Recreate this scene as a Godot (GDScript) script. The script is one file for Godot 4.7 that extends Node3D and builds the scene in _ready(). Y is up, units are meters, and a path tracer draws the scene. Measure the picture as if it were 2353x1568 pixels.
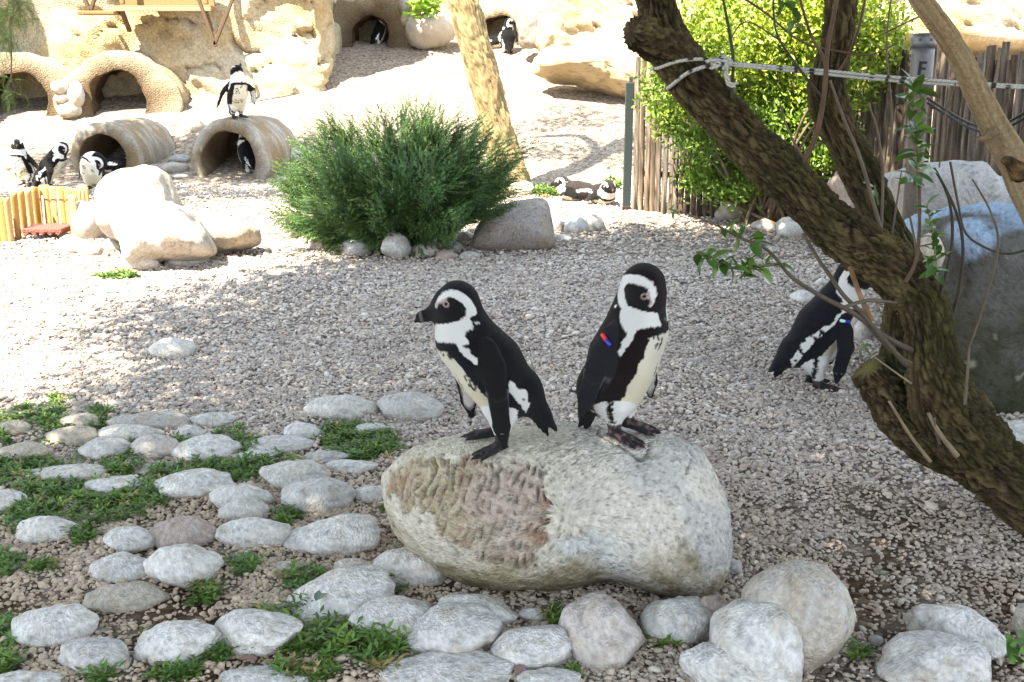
extends Node3D

const F := 2500.0
const CX := 1176.5
const CY := 784.0
const EYE := Vector3(0, 1.4, 0)
const PITCH := 14.75

var rng := RandomNumberGenerator.new()
var nA := FastNoiseLite.new()   # smooth simplex, frequency 1
var nB := FastNoiseLite.new()   # fractal
var nC := FastNoiseLite.new()   # cellular
var nD := FastNoiseLite.new()   # distance to the edges of cells: cracks
var counts := {}
var M := {}


# ---------------------------------------------------------------- where things stand
func ray(px: float, py: float) -> Vector3:
	return Vector3((px - CX) / F, -(py - CY) / F, -1.0).rotated(Vector3.RIGHT, -deg_to_rad(PITCH))

func at_d(px: float, py: float, d: float) -> Vector3:
	var r := ray(px, py)
	return EYE + r * (d / -r.z)

func terr(x: float, z: float) -> float:
	var t := -z - 12.6
	var h := 0.0
	if t > -0.6:
		h = 0.27 * ((t + 0.6) * (t + 0.6) / 2.4 if t < 0.6 else t)
	h = minf(h, 1.62)
	return h + 0.02 * nA.get_noise_2d(x * 0.55, z * 0.55) * clampf((-z - 5.0) / 3.0, 0.3, 1.0)

func on(px: float, py: float, h := 0.0) -> Vector3:
	var r := ray(px, py)
	r /= -r.z
	var d := 1.2
	var prev := d
	while d < 40.0:
		var p := EYE + r * d
		if p.y <= terr(p.x, p.z) + h:
			break
		prev = d
		d += 0.05
	for i in 14:
		var m := (prev + d) / 2.0
		var p := EYE + r * m
		if p.y <= terr(p.x, p.z) + h:
			d = m
		else:
			prev = m
	return EYE + r * d

func px_per_m(p: Vector3) -> float:
	var fwd := ray(CX, CY)
	return F / (p - EYE).dot(fwd)

func hit(mesh: ArrayMesh, origin: Vector3, px: float, py: float) -> Vector3:
	var arr := mesh.surface_get_arrays(0)
	var v: PackedVector3Array = arr[Mesh.ARRAY_VERTEX]
	var ix: PackedInt32Array = arr[Mesh.ARRAY_INDEX]
	var dir := ray(px, py) * 1000.0      # enlarged, since small triangles count as degenerate
	var from := (EYE - origin) * 1000.0
	var best := 1e9
	var out := Vector3.INF
	for i in range(0, ix.size(), 3):
		var h = Geometry3D.ray_intersects_triangle(from, dir, v[ix[i]] * 1000.0, v[ix[i + 1]] * 1000.0, v[ix[i + 2]] * 1000.0)
		if h != null:
			var dd: float = (h - from).length_squared()
			if dd < best:
				best = dd
				out = h / 1000.0 + origin
	return out


# ---------------------------------------------------------------- naming and grouping
func numbered(called: String) -> String:
	var n: int = counts.get(called, 0)
	counts[called] = n + 1
	return called if n == 0 else "%s_%03d" % [called, n]

func tag(o: Node3D, label: String, category: String, group := "", kind := "") -> void:
	if label:
		o.set_meta("label", label)
	if category:
		o.set_meta("category", category)
	if group:
		o.set_meta("group", group)
	if kind:
		o.set_meta("kind", kind)

func thing(called: String, label: String, category: String, pos := Vector3.ZERO, group := "") -> Node3D:
	var o := Node3D.new()
	o.name = numbered(called)
	add_child(o)
	o.position = pos
	tag(o, label, category, group)
	return o

func part(called: String, mesh: Mesh, mat: Material, parent: Node, pos := Vector3.ZERO) -> MeshInstance3D:
	var o := MeshInstance3D.new()
	var key := str(parent.get_instance_id()) + called
	var n: int = counts.get(key, 0)
	counts[key] = n + 1
	o.name = called if n == 0 else "%s_%03d" % [called, n]
	o.mesh = mesh
	o.material_override = mat
	parent.add_child(o, true)
	o.position = pos
	return o

func single(called: String, mesh: Mesh, mat: Material, pos: Vector3, label: String, category: String, group := "") -> MeshInstance3D:
	var o := MeshInstance3D.new()
	o.name = numbered(called)
	o.mesh = mesh
	o.material_override = mat
	add_child(o)
	o.position = pos
	tag(o, label, category, group)
	return o

func many(called: String, mesh: Mesh, mat: Material, xf: Array, cols: Array, parent: Node) -> MultiMeshInstance3D:
	var mm := MultiMesh.new()
	mm.transform_format = MultiMesh.TRANSFORM_3D
	mm.use_colors = true
	mm.mesh = mesh
	mm.instance_count = xf.size()
	var buf := PackedFloat32Array()
	buf.resize(xf.size() * 16)
	var k := 0
	for i in xf.size():
		var t: Transform3D = xf[i]
		var b := t.basis
		var c: Color = cols[i]
		buf[k] = b.x.x; buf[k + 1] = b.y.x; buf[k + 2] = b.z.x; buf[k + 3] = t.origin.x
		buf[k + 4] = b.x.y; buf[k + 5] = b.y.y; buf[k + 6] = b.z.y; buf[k + 7] = t.origin.y
		buf[k + 8] = b.x.z; buf[k + 9] = b.y.z; buf[k + 10] = b.z.z; buf[k + 11] = t.origin.z
		buf[k + 12] = c.r; buf[k + 13] = c.g; buf[k + 14] = c.b; buf[k + 15] = 1.0
		k += 16
	mm.buffer = buf
	var o := MultiMeshInstance3D.new()
	o.name = numbered(called) if parent == self else called
	o.multimesh = mm
	o.material_override = mat
	parent.add_child(o, true)
	o.set_meta("kind", "stuff")
	return o


# ---------------------------------------------------------------- meshes
# triangles come in counter-clockwise seen from outside; they are turned for Godot here
func finish(v: PackedVector3Array, col: PackedColorArray, ix: PackedInt32Array, closed := true, uv := PackedVector2Array()) -> ArrayMesh:
	var nrm := PackedVector3Array()
	nrm.resize(v.size())
	var vol := 0.0
	for i in range(0, ix.size(), 3):
		var a := v[ix[i]]
		var b := v[ix[i + 1]]
		var c := v[ix[i + 2]]
		var n := (b - a).cross(c - a)
		vol += a.dot(n)
		nrm[ix[i]] += n
		nrm[ix[i + 1]] += n
		nrm[ix[i + 2]] += n
	var s := -1.0 if closed and vol < 0.0 else 1.0
	for i in nrm.size():
		nrm[i] = nrm[i].normalized() * s
		if nrm[i] == Vector3.ZERO:
			nrm[i] = Vector3.UP
	if s > 0:
		for i in range(0, ix.size(), 3):
			var t := ix[i + 1]
			ix[i + 1] = ix[i + 2]
			ix[i + 2] = t
	var arr := []
	arr.resize(Mesh.ARRAY_MAX)
	arr[Mesh.ARRAY_VERTEX] = v
	arr[Mesh.ARRAY_NORMAL] = nrm
	if col.size():
		arr[Mesh.ARRAY_COLOR] = col
	if uv.size():
		arr[Mesh.ARRAY_TEX_UV] = uv
	arr[Mesh.ARRAY_INDEX] = ix
	var m := ArrayMesh.new()
	m.add_surface_from_arrays(Mesh.PRIMITIVE_TRIANGLES, arr)
	return m

func grid_index(nu: int, nv: int, wrap: bool) -> PackedInt32Array:
	# nu columns (wrapping round when wrap), nv rows of vertices
	var ix := PackedInt32Array()
	var last := nu if wrap else nu - 1
	for j in nv - 1:
		for i in last:
			var a := j * nu + i
			var b := j * nu + (i + 1) % nu
			ix.append_array([a, a + nu, b, b, a + nu, b + nu])
	return ix

func rock_mesh(a: float, b: float, c: float, sd: int, nu: int, nv: int, tone: Color, o := {}) -> ArrayMesh:
	var r := RandomNumberGenerator.new()
	r.seed = sd
	var nf: int = o.get("facets", 8)
	var fn := []
	var fd := []
	for i in nf:
		fn.append(Vector3(r.randf_range(-1, 1), r.randf_range(-0.8, 1), r.randf_range(-1, 1)).normalized())
		fd.append(r.randf_range(0.70, 0.99))
	var lump: float = o.get("lump", 0.09)
	var fine: float = o.get("fine", 0.011)
	var dirt: float = o.get("dirt", 0.55)
	var off := Vector3(r.randf() * 50, r.randf() * 50, r.randf() * 50)
	var v := PackedVector3Array()
	var col := PackedColorArray()
	var tan_ := Color(0.47, 0.38, 0.27)
	var blue := Color(0.47, 0.5, 0.55)
	var sz := (a + b + c) / 3.0
	for j in nv:
		var th := PI * j / (nv - 1.0)
		for i in nu:
			var ph := TAU * i / nu
			var d := Vector3(sin(th) * cos(ph), cos(th), sin(th) * sin(ph))
			var s := 1.0
			for k in nf:
				var q: float = fn[k].dot(d) / fd[k]
				if q > 0.2:
					s += pow(q, 11.0)
			var rad := pow(s, -1.0 / 11.0)
			var p := d + off
			rad *= 1.0 + lump * nA.get_noise_3dv(p * 1.3) + lump * 0.45 * nA.get_noise_3dv(p * 3.1)
			var fz := nB.get_noise_3dv(p * sz * 26.0)
			rad *= 1.0 + fine * fz
			v.append(Vector3(d.x * a, d.y * b, d.z * c) * rad)
			var t := nA.get_noise_3dv(p * 2.1 + Vector3(9, 3, 7))
			var cc := tone
			cc = cc.lerp(blue, clampf(0.35 * t, 0, 0.3))
			cc = cc.lerp(tan_, clampf(0.8 * (nA.get_noise_3dv(p * 1.7 + Vector3(3, 30, 1)) - 0.15), 0, 0.45))
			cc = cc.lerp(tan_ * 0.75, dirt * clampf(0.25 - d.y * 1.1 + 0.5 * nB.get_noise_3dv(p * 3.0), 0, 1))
			var sp := nB.get_noise_3dv(p * sz * 60.0 + Vector3(5, 5, 5))
			var g := 1.0 + 0.13 * fz + 0.10 * sp
			if sp < -0.36:
				g *= 0.74
			if absf(nA.get_noise_3dv(p * 2.4 + Vector3(1, 70, 2))) < 0.02 and t > 0.0:
				g *= 0.7
			col.append(Color(cc.r * g, cc.g * g, cc.b * g))
	return finish(v, col, grid_index(nu, nv, true))

func tube(pts: Array, rad: Array, seg: int, tone: Color, o := {}) -> ArrayMesh:
	# a swept round limb through pts (smoothed), radius per point
	var curve := Curve3D.new()
	var n := pts.size()
	for i in n:
		var p: Vector3 = pts[i]
		var t := Vector3.ZERO
		if n > 2:
			t = ((pts[mini(i + 1, n - 1)] as Vector3) - (pts[maxi(i - 1, 0)] as Vector3)) / 6.0
		curve.add_point(p, -t, t)
	var step: float = o.get("step", 0.02)
	var bark: float = o.get("bark", 0.0)
	var along: float = o.get("along", 9.0)
	var moss_shade: float = o.get("moss_shade", 0.0)
	var tone2: Color = o.get("tone2", tone)
	var sd := Vector3(o.get("seed", 1) * 7.3, 0, 0)
	curve.bake_interval = step * 0.5
	# lengths of the control points along the curve
	var cl := []
	for i in n:
		cl.append(curve.get_closest_offset(pts[i]))
	cl[0] = 0.0
	cl[n - 1] = curve.get_baked_length()
	var total := curve.get_baked_length()
	var rows := maxi(2, int(total / step) + 1)
	var v := PackedVector3Array()
	var col := PackedColorArray()
	var side := Vector3.ZERO
	var k := 0
	for j in rows:
		var s := total * j / (rows - 1.0)
		var p := curve.sample_baked(s)
		var q := curve.sample_baked(minf(s + step, total)) - curve.sample_baked(maxf(s - step, 0))
		var dir := q.normalized()
		if side == Vector3.ZERO:
			side = dir.cross(Vector3(0.3, 0.2, 1)).normalized()
		side = (side - dir * side.dot(dir)).normalized()
		var up := dir.cross(side)
		while k < n - 2 and s > cl[k + 1]:
			k += 1
		var w := clampf((s - cl[k]) / maxf(1e-4, cl[k + 1] - cl[k]), 0, 1)
		var rr: float = lerpf(rad[k], rad[k + 1], smoothstep(0, 1, w))
		for i in seg:
			var ph := TAU * i / seg
			var e := side * cos(ph) + up * sin(ph)
			var r1 := rr
			var c := tone
			if bark > 0.0:
				var np := Vector3(cos(ph) * rr * 38.0, sin(ph) * rr * 38.0, s * along) + sd
				var wv := nA.get_noise_3dv(np * 0.35)
				var pl := Vector3(cos(ph) * rr * 62.0 + 1.1 * wv, sin(ph) * rr * 62.0 - 0.9 * wv, s * along * 1.15 + 1.2 * nA.get_noise_3dv(np * 0.8)) + sd
				var edge := nD.get_noise_3dv(pl) + 1.0
				var b := smoothstep(0.04, 0.42, edge) * 1.5 - 0.85
				var b2 := nB.get_noise_3dv(np * 1.9)
				r1 += bark * (b * 1.1 + b2 * 0.8) + rr * 0.10 * nA.get_noise_3dv(Vector3(cos(ph), sin(ph), s * 4.0) + sd)
				c = tone.lerp(tone2, clampf(0.5 + 0.9 * nA.get_noise_3dv(Vector3(cos(ph) * 1.5, sin(ph) * 1.5, s * 5.0) + sd * 2.0), 0, 1))
				var g := maxf(0.18, lerpf(1.0, 0.86 + 0.55 * b + 0.6 * b2 + 0.25 * wv, o.get("contrast", 1.0)))
				c = Color(c.r * g, c.g * g, c.b * g)
				if moss_shade > 0.0:
					var ms := clampf(moss_shade * (0.45 + 0.7 * (e.y * 0.6 + e.x * 0.6) + 1.2 * nA.get_noise_3dv(p * 6.0 + e * 0.4) + 0.5 * b2), 0, 0.85)  # moss with shade painted in, heaviest on the upper right side
					c = c.lerp(Color(0.030, 0.036, 0.010) * (0.7 + 0.6 * g), ms)
			else:
				var g2 := 1.0 + 0.3 * nA.get_noise_3dv(Vector3(cos(ph) * 2, sin(ph) * 2, s * 25.0) + sd)
				c = c.lerp(tone2, clampf(0.5 + nA.get_noise_1d(s * 7.0 + sd.x), 0, 1))
				c = Color(c.r * g2, c.g * g2, c.b * g2)
			v.append(p + e * maxf(r1, rr * 0.3))
			col.append(c)
	var ix := grid_index(seg, rows, true)
	var c0 := v.size()
	v.append(curve.sample_baked(0))
	v.append(curve.sample_baked(total))
	var ec: Color = o.get("cut", tone2)
	col.append(ec)
	col.append(ec)
	for i in seg:
		var i2 := (i + 1) % seg
		ix.append_array([c0, i, i2])
		var base := (rows - 1) * seg
		ix.append_array([c0 + 1, base + i2, base + i])
	return finish(v, col, ix)

func pillow(outline: Array, depth: float, sd: int, nu: int, nv: int, tone: Color, o := {}) -> ArrayMesh:
	# a rounded stone whose outline (metres, x right and y up) stands upright, leaning back by lean; depth is half its thickness
	var r := RandomNumberGenerator.new()
	r.seed = sd
	var lean: float = deg_to_rad(o.get("lean", 18.0))
	var U := Vector3(0, cos(lean), -sin(lean))
	var N := Vector3(0, sin(lean), cos(lean))
	var p_: float = o.get("round", 2.3)
	var lump: float = o.get("lump", 0.03)
	var fine: float = o.get("fine", 0.004)
	var dirt: float = o.get("dirt", 0.4)
	var paint = o.get("paint")
	var off := Vector3(r.randf() * 50, r.randf() * 50, r.randf() * 50)
	# closed smooth outline, evenly by length
	var cv := Curve2D.new()
	var n := outline.size()
	for i in n + 1:
		var a: Vector2 = outline[i % n]
		var t: Vector2 = (outline[(i + 1) % n] - outline[(i - 1 + n) % n]) / 6.0
		cv.add_point(a, -t, t)
	cv.bake_interval = 0.004
	var v := PackedVector3Array()
	var col := PackedColorArray()
	var total := cv.get_baked_length()
	for j in nv:
		var w := -cos(PI * j / (nv - 1.0))
		var f := pow(maxf(0.0, 1.0 - pow(absf(w), p_)), 1.0 / p_)
		for i in nu:
			var q := cv.sample_baked(total * i / nu)
			var ox := q.x * f
			var oy := q.y * f
			var pos := Vector3(ox, 0, 0) + U * oy + N * (depth * w)
			var e := Vector3(q.x, 0, 0) + U * q.y
			var nn := (e.normalized() * f + N * w).normalized()
			var np := pos + off
			var fz := nB.get_noise_3dv(np * 26.0)
			pos += nn * (lump * nA.get_noise_3dv(np * 3.0) + lump * 0.4 * nA.get_noise_3dv(np * 8.0) + fine * fz)
			var cc := tone
			var g := 1.0 + 0.16 * fz
			if paint != null:
				var res: Array = paint.call(ox, oy, w, np, tone)
				cc = res[0]
				pos += nn * res[1]
			else:
				cc = cc.lerp(Color(0.47, 0.38, 0.27), clampf(0.9 * nA.get_noise_3dv(np * 4.0) - 0.05, 0, 0.5))
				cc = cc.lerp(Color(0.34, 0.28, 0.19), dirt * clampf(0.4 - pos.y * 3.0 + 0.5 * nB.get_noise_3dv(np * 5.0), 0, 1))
			var sp := nB.get_noise_3dv(np * 60.0)
			g += 0.13 * sp
			if sp < -0.34:
				g *= 0.66
			v.append(pos)
			col.append(Color(cc.r * g, cc.g * g, cc.b * g))
	return finish(v, col, grid_index(nu, nv, true))

func box_into(st: SurfaceTool, t: Transform3D, size: Vector3, c: Color, bev := 0.004) -> void:
	# a bevelled box
	var h := size / 2.0
	var pts := []
	for ax in 3:
		for s in [-1.0, 1.0]:
			var u := (ax + 1) % 3
			var w := (ax + 2) % 3
			var q := []
			for k in [[-1, -1], [1, -1], [1, 1], [-1, 1]]:
				var p := Vector3.ZERO
				p[ax] = h[ax] * s
				p[u] = (h[u] - bev) * k[0]
				p[w] = (h[w] - bev) * k[1]
				q.append(p)
			if s > 0:
				q.reverse()
			pts.append(q)
	var face := func(q: Array) -> void:
		for i in range(1, q.size() - 1):
			for p in [q[0], q[i], q[i + 1]]:
				st.set_color(c)
				st.add_vertex(t * (p as Vector3))
	for q in pts:
		face.call(q)
	# edges and corners as a hull between the faces
	var lo := func(ax: int, s: float, sx: float, sy: float) -> Vector3:
		var p := Vector3.ZERO
		p[ax] = h[ax] * s
		p[(ax + 1) % 3] = (h[(ax + 1) % 3] - bev) * sx
		p[(ax + 2) % 3] = (h[(ax + 2) % 3] - bev) * sy
		return p
	for ax in 3:
		var u := (ax + 1) % 3
		var w := (ax + 2) % 3
		for su in [-1.0, 1.0]:
			for sw in [-1.0, 1.0]:
				# the edge along ax between face u(su) and face w(sw)
				var a0: Vector3 = Vector3.ZERO
				a0[ax] = -(h[ax] - bev); a0[u] = h[u] * su; a0[w] = (h[w] - bev) * sw
				var a1 := a0
				a1[ax] = h[ax] - bev
				var b0: Vector3 = Vector3.ZERO
				b0[ax] = -(h[ax] - bev); b0[u] = (h[u] - bev) * su; b0[w] = h[w] * sw
				var b1 := b0
				b1[ax] = h[ax] - bev
				var q := [a0, a1, b1, b0]
				if su * sw > 0:
					q.reverse()
				face.call(q)
	for sx in [-1.0, 1.0]:
		for sy in [-1.0, 1.0]:
			for sz in [-1.0, 1.0]:
				var q := [lo.call(0, sx, sy, sz), lo.call(1, sy, sz, sx), lo.call(2, sz, sx, sy)]
				if sx * sy * sz > 0:
					q.reverse()
				face.call(q)

func box_mesh(size: Vector3, c: Color, bev := 0.004) -> ArrayMesh:
	var st := SurfaceTool.new()
	st.begin(Mesh.PRIMITIVE_TRIANGLES)
	st.set_smooth_group(-1)
	box_into(st, Transform3D(), size, c, bev)
	st.generate_normals()
	return st.commit()

func leaf_into(v: PackedVector3Array, col: PackedColorArray, ix: PackedInt32Array, t: Transform3D, ln: float, wd: float, c: Color, rows := 4, fold := 0.25, droop := 0.2) -> void:
	# a pointed leaf along +y of t, its face towards +z
	var b := v.size()
	for j in rows + 1:
		var s := float(j) / rows
		var w := wd * 0.5 * pow(sin(PI * pow(s, 0.85)), 0.8) + 0.0004
		var z := -droop * ln * s * s
		var y := ln * s * (1.0 - droop * 0.25 * s)
		v.append(t * Vector3(-w, y, z + w * fold))
		v.append(t * Vector3(0, y, z))
		v.append(t * Vector3(w, y, z + w * fold))
		var g := 1.15 - 0.25 * s
		col.append_array([c, Color(c.r * g, c.g * g, c.b * g), c])
	for j in rows:
		var a := b + j * 3
		ix.append_array([a, a + 1, a + 3, a + 1, a + 4, a + 3, a + 1, a + 2, a + 4, a + 2, a + 5, a + 4])

func aim(dir: Vector3, roll := 0.0) -> Basis:
	# y along dir, z as near up as can be
	var y := dir.normalized()
	var x := y.cross(Vector3.UP)
	if x.length() < 0.05:
		x = Vector3.RIGHT
	x = x.normalized()
	var z := x.cross(y)
	return Basis(x, y, z) * Basis(Vector3.UP, roll)


# ---------------------------------------------------------------- materials
func noise_tex(freq: float, oct: int, lo: Color, hi: Color, sd: int, kind := FastNoiseLite.TYPE_SIMPLEX_SMOOTH, size := 512) -> ImageTexture:
	var n := FastNoiseLite.new()
	n.noise_type = kind
	n.seed = sd
	n.frequency = freq
	n.fractal_octaves = oct
	if kind == FastNoiseLite.TYPE_CELLULAR:
		n.fractal_type = FastNoiseLite.FRACTAL_NONE
		n.cellular_return_type = FastNoiseLite.RETURN_CELL_VALUE if oct == 2 else FastNoiseLite.RETURN_DISTANCE2_SUB
	var im := n.get_seamless_image(size, size)
	im.convert(Image.FORMAT_RGB8)
	var data := im.get_data()
	var lut := []
	for i in 256:
		var c := lo.lerp(hi, i / 255.0)
		lut.append([int(clampf(c.r, 0, 1) * 255), int(clampf(c.g, 0, 1) * 255), int(clampf(c.b, 0, 1) * 255)])
	for i in range(0, data.size(), 3):
		var q: Array = lut[data[i]]
		data[i] = q[0]; data[i + 1] = q[1]; data[i + 2] = q[2]
	return ImageTexture.create_from_image(Image.create_from_data(size, size, false, Image.FORMAT_RGB8, data))

func vmat(rough: float, spec := 0.5) -> StandardMaterial3D:
	var m := StandardMaterial3D.new()
	m.vertex_color_use_as_albedo = true
	m.roughness = rough
	m.metallic_specular = spec
	return m

func triplanar(m: StandardMaterial3D, s: float, albedo: Texture2D, height: Texture2D, h_cm: float) -> StandardMaterial3D:
	m.uv1_triplanar = true
	m.uv1_scale = Vector3(s, s, s)
	m.uv1_triplanar_sharpness = 4.0
	if albedo:
		m.albedo_texture = albedo
	if height:
		m.heightmap_enabled = true
		m.heightmap_texture = height
		m.heightmap_scale = h_cm
	return m

func materials() -> void:
	var grain := noise_tex(0.03, 5, Color(0.78, 0.77, 0.76), Color(1, 1, 1), 3)
	var fine := noise_tex(0.06, 4, Color.BLACK, Color.WHITE, 4)
	var cells := noise_tex(0.05, 1, Color.BLACK, Color.WHITE, 5, FastNoiseLite.TYPE_CELLULAR)
	var cellv := noise_tex(0.05, 2, Color(0.62, 0.58, 0.55), Color(1, 0.98, 0.96), 5, FastNoiseLite.TYPE_CELLULAR)
	M.stone = triplanar(vmat(0.82, 0.35), 3.0, grain, fine, 0.5)
	M.cliff = triplanar(vmat(0.92, 0.2), 1.2, grain, fine, 2.0)
	M.concrete = triplanar(vmat(0.9, 0.25), 2.0, grain, fine, 0.8)
	M.ground = triplanar(vmat(0.95, 0.2), 1.6, cellv, cells, 1.6)
	M.gravel = vmat(0.85, 0.3)
	M.bark = triplanar(vmat(0.9, 0.25), 4.0, grain, fine, 0.4)
	M.wood = triplanar(vmat(0.8, 0.3), 5.0, grain, fine, 0.2)
	M.twig = vmat(0.7, 0.4)
	M.penguin = triplanar(vmat(0.7, 0.2), 16.0, null, fine, 0.22)
	M.penguin.rim_enabled = true
	M.penguin.rim = 0.12
	M.penguin.rim_tint = 0.5
	M.eye = vmat(0.08, 0.6)
	M.plastic = vmat(0.3, 0.5)
	M.rope = vmat(0.85, 0.3)
	M.metal = vmat(0.45, 0.5)
	M.metal.metallic = 0.35
	M.cable = vmat(0.5, 0.4)
	M.leaf = vmat(0.38, 0.5)
	M.leaf.cull_mode = BaseMaterial3D.CULL_DISABLED
	M.leaf.backlight_enabled = true
	M.leaf.backlight = Color(0.16, 0.24, 0.03)
	M.laurel = vmat(0.42, 0.45)
	M.laurel.cull_mode = BaseMaterial3D.CULL_DISABLED
	M.laurel.backlight_enabled = true
	M.laurel.backlight = Color(0.5, 0.6, 0.08)
	M.needle = vmat(0.55, 0.4)
	M.needle.cull_mode = BaseMaterial3D.CULL_DISABLED
	M.needle.backlight_enabled = true
	M.needle.backlight = Color(0.15, 0.22, 0.05)
	M.weed = vmat(0.5, 0.4)
	M.weed.cull_mode = BaseMaterial3D.CULL_DISABLED
	M.weed.backlight_enabled = true
	M.weed.backlight = Color(0.22, 0.36, 0.05)


# ---------------------------------------------------------------- ground, gravel, rock walls
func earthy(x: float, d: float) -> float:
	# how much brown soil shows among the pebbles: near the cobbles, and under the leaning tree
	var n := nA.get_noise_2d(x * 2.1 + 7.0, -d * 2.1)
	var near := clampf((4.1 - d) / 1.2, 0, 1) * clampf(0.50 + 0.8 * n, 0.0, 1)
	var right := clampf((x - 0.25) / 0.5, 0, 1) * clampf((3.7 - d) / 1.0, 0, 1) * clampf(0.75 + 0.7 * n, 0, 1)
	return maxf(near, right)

func build_ground() -> void:
	var xs := PackedFloat32Array()
	var zs := PackedFloat32Array()
	var z := 6.0
	while z > -2.0:
		zs.append(z); z -= 0.25
	while z > -6.5:
		zs.append(z); z -= 0.03
	while z > -21.0:
		zs.append(z); z -= 0.1
	for e in [-22.0, -26.0, -40.0, -120.0, -400.0]:
		zs.append(e)
	var n := 170
	var v := PackedVector3Array()
	var col := PackedColorArray()
	for zz in zs:
		for i in n:
			var t := 2.0 * i / (n - 1.0) - 1.0
			var half: float = 400.0 if zz < -30.0 or absf(t) > 0.985 else maxf(4.0, -zz * 0.72 + 2.5)
			var x := t * half
			var y := terr(x, zz) if absf(x) < 60 else 0.0
			var w := nB.get_noise_2d(x * 14.0, zz * 14.0)
			y += 0.006 * w + 0.010 * nA.get_noise_2d(x * 5.0, zz * 5.0)
			v.append(Vector3(x, y, zz))
			# pale crushed stone; earthier near the cobbles and under the leaning tree, sandier up the slope
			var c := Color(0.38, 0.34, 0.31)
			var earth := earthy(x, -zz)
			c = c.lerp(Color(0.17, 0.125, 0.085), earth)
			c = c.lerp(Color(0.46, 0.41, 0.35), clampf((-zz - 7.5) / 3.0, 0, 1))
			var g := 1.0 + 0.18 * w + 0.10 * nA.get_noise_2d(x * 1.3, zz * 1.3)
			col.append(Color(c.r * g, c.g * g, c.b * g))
	var ix := PackedInt32Array()
	for j in zs.size() - 1:
		for i in n - 1:
			var a := j * n + i
			ix.append_array([a, a + 1, a + n, a + 1, a + n + 1, a + n])
	var m := single("ground", finish(v, col, ix, false), M.ground, Vector3.ZERO, "", "")
	m.set_meta("kind", "structure")
	m.set_meta("label", "pale gravel yard rising to a sandy bank at the back")

func build_gravel() -> void:
	var meshes := []
	for k in 3:
		meshes.append(rock_mesh(1.0, 0.40, 0.68, 300 + k, 8, 5, Color(1, 1, 1), {"dirt": 0.0, "lump": 0.22, "facets": 5, "fine": 0.0}))
	var pal := [Color(0.50, 0.45, 0.42), Color(0.60, 0.55, 0.52), Color(0.42, 0.37, 0.35), Color(0.66, 0.63, 0.60), Color(0.44, 0.40, 0.385), Color(0.50, 0.42, 0.37), Color(0.36, 0.33, 0.315), Color(0.56, 0.49, 0.42)]
	rng.seed = 11
	var sets := [[], [], []]
	var cols := [[], [], []]
	for band in [[1.7, 3.4, 14000.0, 0.0080], [3.4, 5.2, 10500.0, 0.0090], [5.2, 7.6, 5600.0, 0.0110], [7.6, 12.2, 1500.0, 0.013]]:
		var area: float = 0.0
		var d0: float = band[0]
		var d1: float = band[1]
		var wmax := d1 * 0.56 + 0.35
		area = (d1 - d0) * 2.0 * wmax
		for i in int(area * band[2]):
			var d := rng.randf_range(d0, d1)
			var x := rng.randf_range(-wmax, wmax)
			if absf(x) > d * 0.56 + 0.35:
				continue
			var earth := earthy(x, d)
			if rng.randf() < earth * 0.5:
				continue
			var worn := nA.get_noise_2d(x * 0.9 + 3.0, -d * 0.9) + 0.5 * nA.get_noise_2d(x * 2.3, -d * 2.3)
			if rng.randf() < clampf(worn - 0.1, 0, 0.55):
				continue
			var s: float = band[3] * exp(rng.randfn(0.0, 0.30))
			var y := terr(x, -d) + 0.010 * nA.get_noise_2d(x * 5.0, -d * 5.0) + 0.006 * nB.get_noise_2d(x * 14.0, -d * 14.0)
			var b := Basis.from_euler(Vector3(rng.randfn(0, 0.3), rng.randf() * TAU, rng.randfn(0, 0.3))).scaled_local(Vector3(s, s, s))
			var k := rng.randi() % 3
			sets[k].append(Transform3D(b, Vector3(x, y + s * rng.randf_range(0.05, 0.45), -d)))
			var c: Color = pal[rng.randi() % pal.size()]
			var br := rng.randf_range(0.88, 1.10)
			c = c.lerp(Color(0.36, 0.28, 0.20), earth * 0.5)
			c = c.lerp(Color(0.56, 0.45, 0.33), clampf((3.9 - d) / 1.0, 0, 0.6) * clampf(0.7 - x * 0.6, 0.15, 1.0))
			br *= 1.0 + 0.10 * worn
			cols[k].append(Color(c.r * br * 1.02, c.g * br * 0.985, c.b * br * 0.935))
	var root := thing("gravel", "pale pinkish grey crushed gravel covering the yard", "gravel")
	root.set_meta("kind", "stuff")
	for k in 3:
		many("pebbles", meshes[k], M.gravel, sets[k], cols[k], root)

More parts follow.
